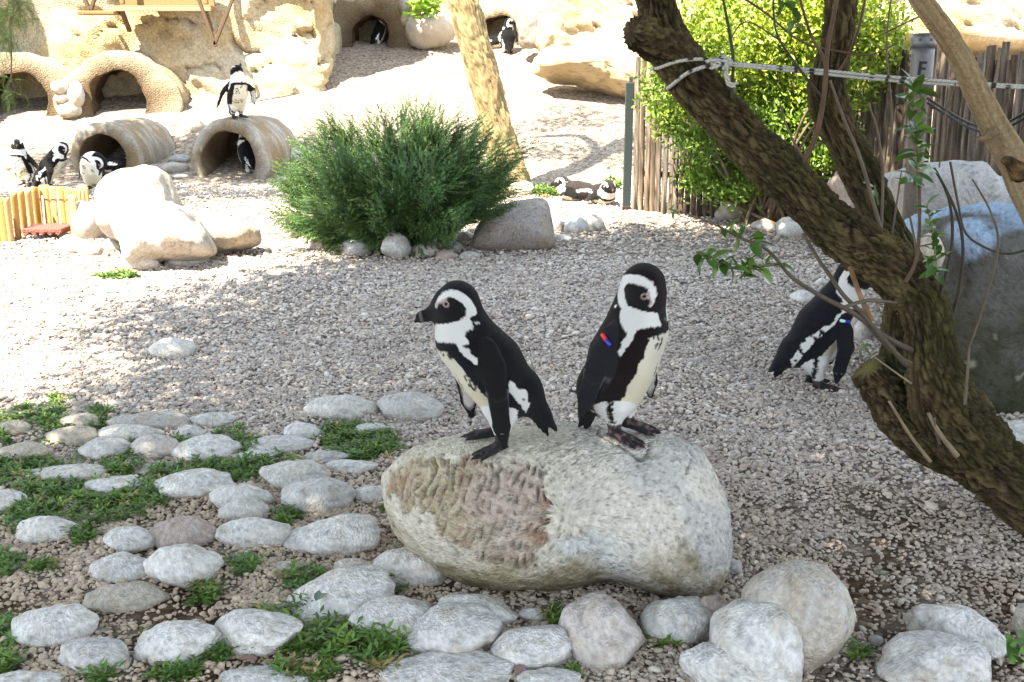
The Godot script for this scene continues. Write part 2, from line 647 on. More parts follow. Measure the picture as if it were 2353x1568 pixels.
func wall_strip(plan: Array, height: float, sd: int, bulge: Callable, cell := 0.05) -> ArrayMesh:
	# a rough rock face over a plan line (Vector2 x, z), from left to right seen from the front; closed behind
	var cv := Curve2D.new()
	for i in plan.size():
		var t := Vector2.ZERO
		if i > 0 and i < plan.size() - 1:
			t = ((plan[i + 1] as Vector2) - (plan[i - 1] as Vector2)).normalized() * 0.35
		cv.add_point(plan[i], -t, t)
	cv.bake_interval = 0.02
	var total := cv.get_baked_length()
	var nu := int(total / cell)
	var nv := int((height + 0.5) / cell) + 6
	var v := PackedVector3Array()
	var col := PackedColorArray()
	for j in nv:
		for i in nu:
			var s := total * i / (nu - 1.0)
			var p := cv.sample_baked(s)
			var q := (cv.sample_baked(minf(s + 0.1, total)) - cv.sample_baked(maxf(0, s - 0.1))).normalized()
			var nrm := Vector2(-q.y, q.x)
			var g := terr(p.x, p.y)
			var h := -0.4 + (height + 0.5) * minf(1.0, j / (nv - 6.0))
			var back := maxf(0.0, j - (nv - 6.0)) * 0.5
			var np := Vector3(s, h * 1.5, sd * 9.0)
			# beds of rock: ledges with dark gaps, blocks of uneven depth
			var warp := 0.35 * nA.get_noise_3dv(np * 0.8) + 0.12 * nA.get_noise_3dv(np * 2.5)
			var bed := (h + warp) / 0.42
			var fb := bed - floorf(bed)
			var blk := nC.get_noise_3dv(Vector3(s * 1.3 + floorf(bed) * 7.7, floorf(bed) * 3.0, sd))
			var depth := 0.10 * nA.get_noise_3dv(np * 0.7) + 0.05 * blk + 0.045 * nB.get_noise_3dv(np * 2.2) + 0.022 * nB.get_noise_3dv(np * 7.0)
			var gap := smoothstep(0.10, 0.0, minf(fb, 1.0 - fb)) * (0.5 + nA.get_noise_3dv(np * 1.4 + Vector3(0, 40, 0)))
			depth -= 0.07 * maxf(0.0, gap)
			depth += bulge.call(s / total, h)
			depth -= back
			v.append(Vector3(p.x + nrm.x * depth, g + h, p.y + nrm.y * depth))
			var c := Color(0.64, 0.57, 0.42).lerp(Color(0.52, 0.41, 0.23), clampf(0.5 + 1.1 * nA.get_noise_3dv(np * 0.9 + Vector3(7, 7, 7)), 0, 1))
			c = c.lerp(Color(0.60, 0.55, 0.45), clampf(nB.get_noise_3dv(np * 1.5) * 1.4, 0, 0.6))
			c = c.lerp(Color(0.22, 0.14, 0.06), clampf(gap * 0.5, 0, 0.6))
			var w := 1.0 + 0.2 * nB.get_noise_3dv(np * 9.0)
			col.append(Color(c.r * w, c.g * w, c.b * w))
	var ix := PackedInt32Array()
	for j in nv - 1:
		for i in nu - 1:
			var a := j * nu + i
			ix.append_array([a, a + 1, a + nu, a + 1, a + nu + 1, a + nu])
	return finish(v, col, ix, false)

func build_walls() -> void:
	var flat_ := func(_s: float, h: float) -> float: return 0.10 * maxf(0.0, 0.6 - h)
	single("rock_wall", wall_strip([Vector2(-9.5, -15.5), Vector2(-6.5, -15.75), Vector2(-2.95, -15.9), Vector2(-2.7, -16.3), Vector2(-2.9, -19.0)], 3.6, 1, flat_), M.cliff, Vector3.ZERO, "sunlit cream rock wall behind the two left nest caves", "rock wall")
	var over := func(s: float, h: float) -> float:
		var k := smoothstep(0.46, 0.52, s)
		return k * (0.65 * smoothstep(0.42, 0.56, h + 0.08 * sin(s * 40.0)) - 0.5 * smoothstep(0.6, 0.3, h)) + (1.0 - k) * 0.10 * maxf(0.0, 0.6 - h)
	single("rock_wall", wall_strip([Vector2(-3.9, -19.1), Vector2(-1.5, -19.1), Vector2(0.5, -18.9), Vector2(1.2, -18.6), Vector2(3.0, -17.6), Vector2(5.5, -16.6), Vector2(12.0, -15.5)], 4.0, 2, over), M.cliff, Vector3.ZERO, "ochre rock wall with an overhang running behind the trunk and picket fence", "rock wall")
	single("added_outcrop", wall_strip([Vector2(-9.0, -11.2), Vector2(-8.4, -13.2), Vector2(-7.9, -14.6), Vector2(-8.1, -15.6)], 4.6, 3, flat_, 0.08), M.cliff, Vector3.ZERO, "tall unseen rock outcrop added at the left end of the cream wall to shade it", "rock outcrop")  # added out of view so its shadow falls on the left wall

func arch_shell(r_in: float, thick: float, length: float, low: float, sd: int, tone: Color, tone2: Color, o := {}) -> ArrayMesh:
	# an arched shell open towards +z; low is how far the circle's middle lies above the ground, in radii
	var n := 30
	var rows := int(length / 0.05) + 2
	var rag: float = o.get("ragged", 0.03)
	var flare: float = o.get("flare", 0.0)
	var square: float = o.get("square", 2.0)
	var v := PackedVector3Array()
	var col := PackedColorArray()
	var a0 := -asin(clampf(low, 0, 0.95))
	for j in rows:
		var z := -length * j / (rows - 1.0)
		for side in 2:
			for i in n:
				var t := i / (n - 1.0)
				if side == 1:
					t = 1.0 - t
				var ang := lerpf(a0, PI - a0, t)
				var r := r_in
				if side == 0:
					r = r_in + thick
					r += flare * smoothstep(0.5, -0.1, z + length) * 0.0
					if square > 2.01:
						r /= pow(pow(absf(cos(ang)), square) + pow(absf(sin(ang)), square), 1.0 / square)
				var p := Vector3(cos(ang) * r, sin(ang) * r, z)
				var np := p * 2.5 + Vector3(sd * 5.0, 0, 0)
				var w := nA.get_noise_3dv(np) * rag + nB.get_noise_3dv(np * 3.0) * rag * 0.6
				p += Vector3(cos(ang), sin(ang), 0) * w
				if j == 0:
					p.z += 0.6 * w + (0.03 if side == 0 else 0.0) * -1.0
				if j == 0 or j == 1:
					p += Vector3(cos(ang), sin(ang), 0) * (-0.02 if side == 0 and j == 0 else 0.0)
				if side == 0 and flare > 0.0:
					p += Vector3(cos(ang), 0, 0) * flare * (1.0 - maxf(0.0, sin(ang))) 
				p.y += low * r_in
				if t < 0.001 or t > 0.999:
					p.y = -0.15
				v.append(p)
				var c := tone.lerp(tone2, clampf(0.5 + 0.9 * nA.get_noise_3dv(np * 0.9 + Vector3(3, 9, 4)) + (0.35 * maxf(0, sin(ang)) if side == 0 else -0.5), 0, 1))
				if side == 0 and o.get("sun_streaks", false):
					var s := nA.get_noise_3dv(Vector3(ang * 1.1, 7.0, z * 26.0 + sd))
					c = c.lerp(Color(0.58, 0.57, 0.54), clampf(s * 1.2, 0, 0.7))  # pale bands paint streaks of sunlight onto the concrete
				var g := 1.0 + 0.22 * nB.get_noise_3dv(np * 4.0)
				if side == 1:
					c = c.lerp(Color(0.10, 0.065, 0.04), o.get("inner_shade", 0.6))  # inside painted brown and darker, shade put into its colour
				col.append(Color(c.r * g, c.g * g, c.b * g))
	var ix := grid_index(2 * n, rows, true)
	for i in n - 1:      # the rim in front
		var a := i
		var b := 2 * n - 1 - i
		ix.append_array([a, a + 1, b, a + 1, b - 1, b])
	var base := (rows - 1) * 2 * n
	# the wall at the back
	var c0 := v.size()
	v.append(Vector3(0, r_in * 0.4, -length))
	col.append(tone * 0.7)
	for i in n - 1:
		ix.append_array([c0, base + i + 1, base + i])
	return finish(v, col, ix)

func build_nests() -> void:
	var tan1 := Color(0.38, 0.30, 0.20)
	var tan2 := Color(0.55, 0.47, 0.33)
	var list := [
		["nest_cave", 42, 272, 0.38, 0.24, 1.9, 0.6, 8, "arched rock nest cave cut by the left edge of the view", 0.045, 12.0],
		["nest_cave", 274, 264, 0.365, 0.24, 1.9, 0.6, 9, "arched rock nest cave above the pipe tunnel, brown and empty inside", 0.045, 8.0],
		["nest_cave", 852, 108, 0.315, 0.34, 1.1, 0.5, 10, "dark nest cave in the rock face left of the slender tree trunk", 0.05, 0.0],
		["nest_cave", 1148, 106, 0.325, 0.12, 1.0, 0.5, 11, "nest cave right of the slender trunk with a penguin in its mouth", 0.06, -6.0],
	]
	for l in list:
		var p := on(l[1], l[2])
		var o := thing(l[0], l[8], "nest cave", p)
		o.rotation.y = deg_to_rad(l[10])
		part("shell", arch_shell(l[3], l[4], l[5], l[6], l[7], tan1, tan2, {"inner_shade": 0.9, "ragged": l[9], "square": 3.2 if l[7] == 10 else 2.0, "flare": 0.22}), M.cliff, o)
	var g1 := Color(0.33, 0.25, 0.15)
	var g2 := Color(0.40, 0.36, 0.30)
	for l in [[240, 402, 0.285, 0.145, 1.0, 21, "round concrete pipe tunnel on the left with a penguin lying before it", -8.0], [526, 409, 0.33, 0.135, 1.0, 22, "round concrete pipe tunnel with one penguin standing on its top", -10.0]]:
		var p := on(l[0], l[1])
		var o := thing("pipe_tunnel", l[6], "pipe tunnel", p, "")
		o.rotation.y = deg_to_rad(l[7])
		part("shell", arch_shell(l[2], l[3], l[4], 0.62, l[5], g1, g2, {"ragged": 0.022, "sun_streaks": true}), M.concrete, o)


# ---------------------------------------------------------------- penguins
# A penguin is a skeleton of joints with radii; its skin is the surface round them, one continuous mesh.
# Own axes: x forward, y up, z to its right; the feet stand at the origin.
class Bird:
	var a := PackedVector3Array()
	var b := PackedVector3Array()
	var ra := PackedFloat32Array()
	var rb := PackedFloat32Array()
	var sq := PackedFloat32Array()      # how much thinner across than along the chord; 1 for round
	var nx := PackedVector3Array()      # the thin direction
	var kk := PackedFloat32Array()      # blend width
	var id := PackedInt32Array()
	var cc := PackedVector3Array()      # a ball round each bone
	var cr := PackedFloat32Array()

	func add(p: Vector3, q: Vector3, r0: float, r1: float, part_id: int, blend: float, thin := 1.0, across := Vector3(0, 0, 1)) -> void:
		a.append(p); b.append(q); ra.append(r0); rb.append(r1); id.append(part_id); kk.append(blend); sq.append(thin)
		var u := (q - p).normalized()
		nx.append((across - u * across.dot(u)).normalized())
		cc.append((p + q) * 0.5)
		cr.append((q - p).length() * 0.5 + maxf(r0, r1) + blend + 0.03)

	func d(p: Vector3) -> float:
		var best := 1e3
		for i in a.size():
			var far_ := best + cr[i]
			if far_ > 0.0 and p.distance_squared_to(cc[i]) > far_ * far_:
				continue
			var ab := b[i] - a[i]
			var pa := p - a[i]
			var t := clampf(pa.dot(ab) / ab.length_squared(), 0.0, 1.0)
			var q := pa - ab * t
			var r := lerpf(ra[i], rb[i], t)
			var di := 0.0
			var s := sq[i]
			if s < 0.999:
				var n := q.dot(nx[i])
				var c := q - nx[i] * n
				n /= s
				di = (sqrt(c.length_squared() + n * n) / r - 1.0) * r * lerpf(s, 1.0, 0.35)
			else:
				di = q.length() - r
			var k := kk[i]
			var h := k - absf(di - best)
			best = minf(di, best)
			if h > 0.0:
				best -= h * h / (4.0 * k)
		return best

	func nearest(p: Vector3) -> int:
		var best := 1e3
		var w := 0
		for i in a.size():
			var ab := b[i] - a[i]
			var pa := p - a[i]
			var t := clampf(pa.dot(ab) / ab.length_squared(), 0.0, 1.0)
			var q := pa - ab * t
			var r := lerpf(ra[i], rb[i], t)
			var di := 0.0
			if sq[i] < 0.999:
				var n := q.dot(nx[i])
				var c := q - nx[i] * n
				n /= sq[i]
				di = (sqrt(c.length_squared() + n * n) / r - 1.0) * r * lerpf(sq[i], 1.0, 0.35)
			else:
				di = q.length() - r
			if di < best:
				best = di
				w = i
		return w


enum { BODY, HEAD, BEAK, TAIL, LEG, FOOT, WING_R, WING_L, NECK }

func pose_default() -> Dictionary:
	return {
		"rump": Vector3(-0.075, 0.15, 0), "hip": Vector3(-0.02, 0.165, 0), "mid": Vector3(0.012, 0.245, 0), "chest": Vector3(0.04, 0.325, 0),
		"nb": Vector3(0.045, 0.372, 0), "neck": Vector3(0.046, 0.41, 0), "head": Vector3(0.055, 0.45, 0), "look": Vector3(1, -0.15, 0), "tail": Vector3(-0.15, 0.04, 0),
		"fat": 1.0, "wr": [Vector3(0.025, 0.335, 0.085), Vector3(-0.005, 0.215, 0.115), Vector3(-0.04, 0.07, 0.118)],
		"wl": [Vector3(0.025, 0.335, -0.085), Vector3(-0.005, 0.215, -0.115), Vector3(-0.04, 0.07, -0.118)],
		"fr": [Vector3(-0.01, 0.0, 0.045), Vector3(1, 0, 0.25)], "fl": [Vector3(-0.01, 0.0, -0.045), Vector3(1, 0, -0.25)], "legs": true,
	}

func make_bird(P: Dictionary) -> Bird:
	var B := Bird.new()
	var f: float = P.fat
	B.add(P.hip, P.mid, 0.083 * f, 0.094 * f, BODY, 0.05)
	B.add(P.mid, P.chest, 0.094 * f, 0.084 * f, BODY, 0.05)
	B.add(P.rump, P.hip, 0.052 * f, 0.078 * f, BODY, 0.06)
	B.add(P.chest, P.nb, 0.080 * f, 0.064, BODY, 0.05)
	B.add(P.nb, P.neck, 0.062, 0.054, NECK, 0.05)
	B.add(P.neck, P.head, 0.052, 0.054, NECK, 0.04)
	var look: Vector3 = (P.look as Vector3).normalized()
	var side: Vector3 = P.get("ear", look.cross(Vector3.UP)).normalized()
	var up := side.cross(look).normalized()
	var hd: Vector3 = P.head
	B.add(hd - look * 0.010 + up * 0.006, hd + look * 0.016 - up * 0.002, 0.058, 0.050, HEAD, 0.03)
	B.add(hd + look * 0.03 - up * 0.010, hd + look * 0.062 - up * 0.013, 0.038, 0.021, HEAD, 0.025, 0.82, side)
	var bb := hd + look * 0.056 - up * 0.012
	B.add(bb, bb + look * 0.052 - up * 0.005, 0.0205, 0.0150, BEAK, 0.012, 0.62, side)
	B.add(bb + look * 0.048 - up * 0.003, bb + look * 0.072 - up * 0.016, 0.0145, 0.0050, BEAK, 0.006, 0.6, side)
	B.add(bb + look * 0.012 - up * 0.013, bb + look * 0.056 - up * 0.016, 0.0115, 0.008, BEAK, 0.004, 0.7, side)
	# tail: a broad wedge ending in stiff feathers
	var rt: Vector3 = P.rump
	var tl: Vector3 = P.tail
	var td := tl - rt
	var tup := td.cross(Vector3(0, 0, 1)).normalized()
	B.add(rt, rt + td * 0.62, 0.050, 0.031, TAIL, 0.05, 0.8, tup)
	B.add(rt + td * 0.5, tl, 0.034, 0.014, TAIL, 0.03, 0.6, tup)
	for z in [-0.024, -0.009, 0.009, 0.024]:
		B.add(rt.lerp(tl, 0.55) + Vector3(0, 0, z * 0.8), tl + Vector3(0, 0, z) + td * (0.10 - absf(z) * 2.0), 0.012, 0.0045, TAIL, 0.008, 0.6, tup)
	for q in [[0.30, 0.030], [0.45, 0.036], [0.60, 0.034], [0.75, 0.030]]:
		for z in [-0.016, 0.012]:
			var f0: Vector3 = rt + td * (q[0] as float) - tup * 0.01 + Vector3(0, 0, z)
			B.add(f0, f0 + td.normalized() * 0.022 + Vector3(0, -(q[1] as float), 0), 0.012, 0.003, TAIL, 0.008)
	# legs and feet
	if P.legs:
		for s in ["fr", "fl"]:
			var ft: Vector3 = P[s][0]
			var dir: Vector3 = (P[s][1] as Vector3).normalized()
			var sg := 1.0 if s == "fr" else -1.0
			var hip: Vector3 = P.hip
			var top := Vector3(lerpf(hip.x, ft.x, 0.55), lerpf(hip.y, ft.y, 0.36), ft.z * 0.95)
			var ank := ft + Vector3(0, 0.022, 0) - dir * 0.012
			B.add(top, ank + Vector3(0, 0.026, 0), 0.050, 0.020, LEG, 0.03)
			B.add(ank + Vector3(0, 0.03, 0), ank, 0.019, 0.015, FOOT, 0.012)
			var lat := dir.cross(Vector3.UP).normalized()
			var pts := []
			for q in [-0.34, 0.0, 0.34]:
				var td2: Vector3 = (dir + lat * q).normalized()
				var e: Vector3 = ft + td2 * (0.086 if q == 0.0 else 0.074)
				var k: Vector3 = ft + td2 * 0.042 + Vector3(0, 0.013, 0)
				B.add(ank, k, 0.0125, 0.0095, FOOT, 0.010)
				B.add(k, e + Vector3(0, 0.006, 0), 0.0095, 0.0060, FOOT, 0.004)
				B.add(e + Vector3(0, 0.006, 0), e + td2 * 0.016 + Vector3(0, 0.001, 0), 0.0045, 0.0016, FOOT, 0.002)
				pts.append(e)
			B.add(ft + dir * 0.02 + Vector3(0, 0.007, 0), ft + dir * 0.062 + Vector3(0, 0.005, 0), 0.018, 0.024, FOOT, 0.006, 0.22, Vector3.UP)
			B.add(ank, ank - dir * 0.022 + Vector3(0, -0.014, 0), 0.010, 0.004, FOOT, 0.006)
	# flippers
	for s in ["wr", "wl"]:
		var w: Array = P[s]
		var wid: int = WING_R if s == "wr" else WING_L
		var out: Vector3 = P.get(s + "n", Vector3(0, 0, 1))
		B.add(w[0], (w[0] as Vector3).lerp(w[1], 0.5), 0.022, 0.031, wid, 0.014, 0.40, out)
		B.add((w[0] as Vector3).lerp(w[1], 0.5), w[1], 0.034, 0.033, wid, 0.006, 0.26, out)
		B.add(w[1], (w[1] as Vector3).lerp(w[2], 0.65), 0.033, 0.025, wid, 0.006, 0.22, out)
		B.add((w[1] as Vector3).lerp(w[2], 0.65), w[2], 0.025, 0.011, wid, 0.006, 0.26, out)
	return B

const MASK := [Vector2(0.16, 0.58), Vector2(-0.12, 0.44), Vector2(-0.40, 0.18), Vector2(-0.54, -0.14), Vector2(-0.42, -0.46), Vector2(-0.02, -0.62), Vector2(0.40, -0.68), Vector2(0.80, -0.78), Vector2(3.0, -0.8), Vector2(3.0, 0.6), Vector2(1.05, 0.25), Vector2(0.90, 0.12), Vector2(0.80, 0.16), Vector2(0.72, 0.30), Vector2(0.55, 0.33), Vector2(0.34, 0.40)]
const WHITE := [Vector2(0.95, 0.10), Vector2(0.86, 0.34), Vector2(0.62, 0.62), Vector2(0.36, 0.78), Vector2(0.0, 0.84), Vector2(-0.32, 0.74), Vector2(-0.60, 0.52), Vector2(-0.82, 0.18), Vector2(-0.95, -0.24), Vector2(-0.97, -0.60), Vector2(-0.92, -0.85), Vector2(-0.9, -1.0), Vector2(-0.82, -1.4), Vector2(-0.72, -3.0), Vector2(3.0, -3.0), Vector2(3.0, -0.5)]

const STRIPE := [[-0.3, -0.42, 0.18], [0.0, -0.36, 0.17], [0.2, -0.27, 0.14], [0.4, -0.12, 0.10], [0.6, 0.03, 0.08], [0.8, 0.07, 0.12], [0.95, 0.05, 0.24], [1.12, -0.12, 0.52], [1.6, -0.2, 0.56]]

func inside(poly: PackedVector2Array, p: Vector2) -> bool:
	return Geometry2D.is_point_in_polygon(p, poly)

func bird_colour(P: Dictionary, pt: Vector3, pid: int, F_: Dictionary) -> Color:
	var dark: Color = F_.dark
	var white := Color(0.70, 0.70, 0.675)
	var sd: Vector3 = F_.off
	var j := nB.get_noise_3dv(pt * 95.0 + sd)          # ragged feather edges
	var j2 := nA.get_noise_3dv(pt * 22.0 + sd)
	var fl := 1.0 + 0.25 * nB.get_noise_3dv(pt * 60.0 + sd)
	match pid:
		BEAK:
			var t := (pt - (F_.hd as Vector3)).dot(F_.look)
			if t > 0.104 and t < 0.113 and j2 < 0.3:
				return Color(0.12, 0.12, 0.12)
			return Color(0.016, 0.015, 0.015)
		FOOT:
			var pk: float = clampf(2.0 * nA.get_noise_3dv(pt * 45.0 + sd) - 0.55, 0, 0.7) * F_.pink
			return Color(0.022, 0.020, 0.022).lerp(Color(0.28, 0.16, 0.15), pk)
		TAIL:
			return dark * (0.85 + 0.5 * absf(nA.get_noise_3dv(pt * Vector3(20, 20, 120) + sd)))
		WING_R, WING_L:
			var w: Array = P["wr"] if pid == WING_R else P["wl"]
			var nn: Vector3 = P.get("wrn" if pid == WING_R else "wln", Vector3(0, 0, 1))
			var k0 := 0 if (pt - (w[1] as Vector3)).dot((w[2] as Vector3) - (w[0] as Vector3)) < 0.0 else 1
			var u := ((w[k0 + 1] as Vector3) - (w[k0] as Vector3)).normalized()
			nn = (nn - u * nn.dot(u)).normalized()
			var rel: Vector3 = pt - (w[1] as Vector3)
			var c := rel.dot(u.cross(nn).normalized())
			var out := rel.dot(nn) * (1.0 if pid == WING_R else -1.0)
			var inn: float = F_.get("under", 0.0)
			if out < -0.004 and k0 == 1 and inn > 0.0 and absf(c) < 0.02 + 0.006 * j2:
				return white.lerp(Color(0.35, 0.26, 0.25), 0.4)
			if k0 == 1 and absf(c) > 0.0285 and absf(out) < 0.006 and j > -0.25:
				return Color(0.10, 0.10, 0.105)
			return (F_.wing as Color) * (0.85 + 0.4 * fl * 0.4)
		LEG:
			var h: Vector3 = P.hip
			var fr: float = (pt.x - h.x - 0.0)
			var zz := absf(pt.z)
			if fr < -0.035 + 0.012 * j:
				return dark
			if fr > 0.012 + 0.014 * j and fr < 0.030 + 0.014 * j and pt.y > 0.05:
				return dark
			if pt.y < 0.045 + 0.012 * j:
				return dark.lerp(Color(0.2, 0.15, 0.14), 0.25)
			return white * (0.9 + 0.1 * fl)
	# head: seen along its own side, in head radii
	if pid == HEAD or pid == NECK:
		var rel: Vector3 = (pt - (F_.hd as Vector3)) / 0.062
		var ab := Vector2(rel.dot(F_.look), rel.dot(F_.up))
		var lat := absf(rel.dot(F_.side))
		if ab.y > -1.25 and (pid == HEAD or ab.y > -1.1):
			var e := ab + Vector2(j, nA.get_noise_3dv(pt * 120.0)) * 0.035
			var eye := (ab - Vector2(0.36, 0.26)).length()
			if lat > 0.3:
				if eye < 0.095:
					return Color(0.015, 0.012, 0.01)
				if eye < 0.148:
					return Color(0.55, 0.40, 0.38) if eye < 0.135 else Color(0.3, 0.22, 0.21)
				# bare pink skin from the eye to the beak
				if ab.x > 0.26 and ab.x < 0.93 and ab.y < 0.54 - 0.40 * (ab.x - 0.3) and ab.x < 0.86 and ab.y > 0.1 and not inside(MASK, e) and inside(WHITE, e):
					return Color(0.46, 0.34, 0.34)
			if inside(MASK, e):
				return Color(0.009, 0.0085, 0.0085) * (0.9 + 0.3 * fl)
			if inside(WHITE, e):
				return white
			return dark
	# body and neck: along the spine (s) and round it (t: 1 belly, -1 back)
	var sp: PackedVector3Array = F_.spine
	var sl: PackedFloat32Array = F_.spine_at
	var ax := Vector3.UP
	var s := 0.0
	var q := Vector3.ZERO
	var near := 1e9
	for i in sp.size() - 1:
		var e := sp[i + 1] - sp[i]
		var le := e.length()
		e /= le
		var u := (pt - sp[i]).dot(e)
		u = clampf(u, -1e3 if i == 0 else 0.0, 1e3 if i == sp.size() - 2 else le)
		var r := pt - sp[i] - e * u
		if r.length_squared() < near:
			near = r.length_squared()
			q = r
			ax = e
			s = sl[i] + u / (F_.len as float)
	q -= ax * q.dot(ax)
	var belly: Vector3 = (F_.belly as Vector3)
	belly = (belly - ax * belly.dot(ax)).normalized()
	var t := q.normalized().dot(belly) + 0.05 * j + 0.05 * j2
	var ss := s + 0.022 * j + 0.02 * j2
	var stripe := 0.0
	var hw := 0.1
	for i in STRIPE.size() - 1:
		if ss >= STRIPE[i][0] or i == 0:
			var w := clampf((ss - (STRIPE[i][0] as float)) / ((STRIPE[i + 1][0] as float) - (STRIPE[i][0] as float)), 0, 1)
			stripe = lerpf(STRIPE[i][1], STRIPE[i + 1][1], w)
			hw = lerpf(STRIPE[i][2], STRIPE[i + 1][2], w)
	hw *= 1.0 + 0.45 * j2
	var band_edge := lerpf(0.46, 0.54, clampf(ss * 1.3, 0, 1)) + 0.09 * j + (F_.band as float)
	if t < stripe - hw:
		return dark * (0.6 + 0.3 * fl + 1.3 * maxf(0.0, nB.get_noise_3dv(Vector3(pt.x * 60.0, pt.y * 34.0, pt.z * 60.0) + sd)))
	var top: float = F_.top - 0.10 * (1.0 - t)          # the band across the chest
	if ss > top:
		return white
	if t < stripe + hw:
		if nC.get_noise_3dv(pt * 70.0 + sd) > 0.72:
			return dark
		return white * (0.9 + 0.1 * fl)
	if t < band_edge or (ss > top - F_.chest):
		if ss < -0.42:
			return white
		return dark
	# spots on the belly
	var cell := nC.get_noise_3dv(pt * 26.0 + sd * 2.0)
	if cell > F_.spots and nA.get_noise_3dv(pt * 70.0 + sd) > 0.05:
		return Color(0.05, 0.04, 0.035)
	var cream := Color(0.62, 0.565, 0.40)
	return white.lerp(cream, clampf(0.95 - 0.5 * s, 0, 1)) * (0.93 + 0.07 * fl)

func penguin_mesh(P: Dictionary, cell: float, sd: int, look_ := {}) -> ArrayMesh:
	var B := make_bird(P)
	var lo := Vector3(1e3, 1e3, 1e3)
	var hi := -lo
	for i in B.a.size():
		for q in [[B.a[i], B.ra[i]], [B.b[i], B.rb[i]]]:
			lo = lo.min((q[0] as Vector3) - Vector3.ONE * (q[1] as float))
			hi = hi.max((q[0] as Vector3) + Vector3.ONE * (q[1] as float))
	lo -= Vector3.ONE * cell * 3
	hi += Vector3.ONE * cell * 3
	var K := 4
	var nb := Vector3i(((hi - lo) / (cell * K)).ceil()) + Vector3i.ONE
	var n := nb * K + Vector3i.ONE
	var val := PackedFloat32Array()
	val.resize(n.x * n.y * n.z)
	val.fill(9.0)
	var vid := PackedInt32Array()
	vid.resize(n.x * n.y * n.z)
	vid.fill(-1)
	var sx := 1
	var sy := n.x
	var sz := n.x * n.y
	var blocks: Array[Vector3i] = []
	var reach := cell * K * 0.87 * 1.15
	for bz in nb.z:
		for by in nb.y:
			for bx in nb.x:
				var c := lo + (Vector3(bx, by, bz) + Vector3.ONE * 0.5) * cell * K
				if absf(B.d(c)) < reach:
					blocks.append(Vector3i(bx, by, bz))
	for bl in blocks:
		for z in K + 1:
			for y in K + 1:
				for x in K + 1:
					var gx := bl.x * K + x
					var gy := bl.y * K + y
					var gz := bl.z * K + z
					var k := gx + gy * sy + gz * sz
					if val[k] == 9.0:
						val[k] = B.d(lo + Vector3(gx, gy, gz) * cell)
	var v := PackedVector3Array()
	var cells := PackedInt32Array()
	var corner := [0, sx, sy, sx + sy, sz, sx + sz, sy + sz, sx + sy + sz]
	var edges := [[0, 1], [2, 3], [4, 5], [6, 7], [0, 2], [1, 3], [4, 6], [5, 7], [0, 4], [1, 5], [2, 6], [3, 7]]
	var co := [Vector3(0, 0, 0), Vector3(1, 0, 0), Vector3(0, 1, 0), Vector3(1, 1, 0), Vector3(0, 0, 1), Vector3(1, 0, 1), Vector3(0, 1, 1), Vector3(1, 1, 1)]
	for bl in blocks:
		for z in K:
			for y in K:
				for x in K:
					var gx := bl.x * K + x
					var gy := bl.y * K + y
					var gz := bl.z * K + z
					var k := gx + gy * sy + gz * sz
					var neg := 0
					for c in 8:
						if val[k + corner[c]] < 0.0:
							neg += 1
					if neg == 0 or neg == 8:
						continue
					var acc := Vector3.ZERO
					var cnt := 0
					for e in edges:
						var d0 := val[k + corner[e[0]]]
						var d1 := val[k + corner[e[1]]]
						if (d0 < 0.0) != (d1 < 0.0):
							acc += (co[e[0]] as Vector3).lerp(co[e[1]], d0 / (d0 - d1))
							cnt += 1
					vid[k] = v.size()
					cells.append(k)
					v.append(lo + (Vector3(gx, gy, gz) + acc / cnt) * cell)
	# faces
	var ix := PackedInt32Array()
	for k in cells:
		var d0 := val[k]
		for axis in 3:
			var st := [sx, sy, sz]
			var u: int = st[(axis + 1) % 3]
			var w: int = st[(axis + 2) % 3]
			var d1 := val[k + st[axis]]
			if (d0 < 0.0) == (d1 < 0.0):
				continue
			var q0 := vid[k]
			var q1 := vid[k - u]
			var q2 := vid[k - u - w]
			var q3 := vid[k - w]
			if q1 < 0 or q2 < 0 or q3 < 0:
				continue
			if d0 < 0.0:
				ix.append_array([q0, q1, q2, q0, q2, q3])
			else:
				ix.append_array([q0, q2, q1, q0, q3, q2])
	# settle the points on the skin
	var e := cell * 0.35
	for i in v.size():
		var p := v[i]
		var d0 := B.d(p)
		var g := Vector3(B.d(p + Vector3(e, 0, 0)) - d0, B.d(p + Vector3(0, e, 0)) - d0, B.d(p + Vector3(0, 0, e)) - d0) / e
		if g.length_squared() > 0.04:
			v[i] = p - g * (d0 / g.length_squared()) * 0.9
	# colours
	var look: Vector3 = (P.look as Vector3).normalized()
	var side: Vector3 = P.get("ear", look.cross(Vector3.UP)).normalized()
	var F_ := {
		"hd": P.head, "look": look, "side": side, "up": side.cross(look).normalized(), "belly": P.get("belly", Vector3(1, -0.5, 0)), "off": Vector3(sd * 3.7, sd * 1.3, 0),
		"dark": Color(0.0065, 0.0065, 0.008), "wing": Color(0.008, 0.008, 0.0095), "pink": 0.35, "top": 0.985, "chest": 0.12, "band": 0.0, "spots": 0.66, "pinch": 0.0, "under": 1.0,
	}
	F_.merge(look_, true)
	var spine := PackedVector3Array([P.hip, P.mid, P.chest, P.nb, P.neck, P.head])
	var run := [0.0]
	for i in 5:
		run.append((run[i] as float) + spine[i].distance_to(spine[i + 1]))
	var at := PackedFloat32Array()
	for r in run:
		at.append((r as float) / (run[3] as float))
	F_.spine = spine
	F_.spine_at = at
	F_.len = run[3]
	var col := PackedColorArray()
	for p in v:
		var pid := B.id[B.nearest(p)]
		var c := bird_colour(P, p, pid, F_)
		if cell < 0.006:      # soften the border between colours a little
			var c2 := bird_colour(P, p + Vector3(0.0012, 0.0014, 0.0010), pid, F_)
			var c3 := bird_colour(P, p - Vector3(0.0012, 0.0012, -0.0012), pid, F_)
			c = (c + c2 + c3) / 3.0
		col.append(c)
	return finish(v, col, ix)

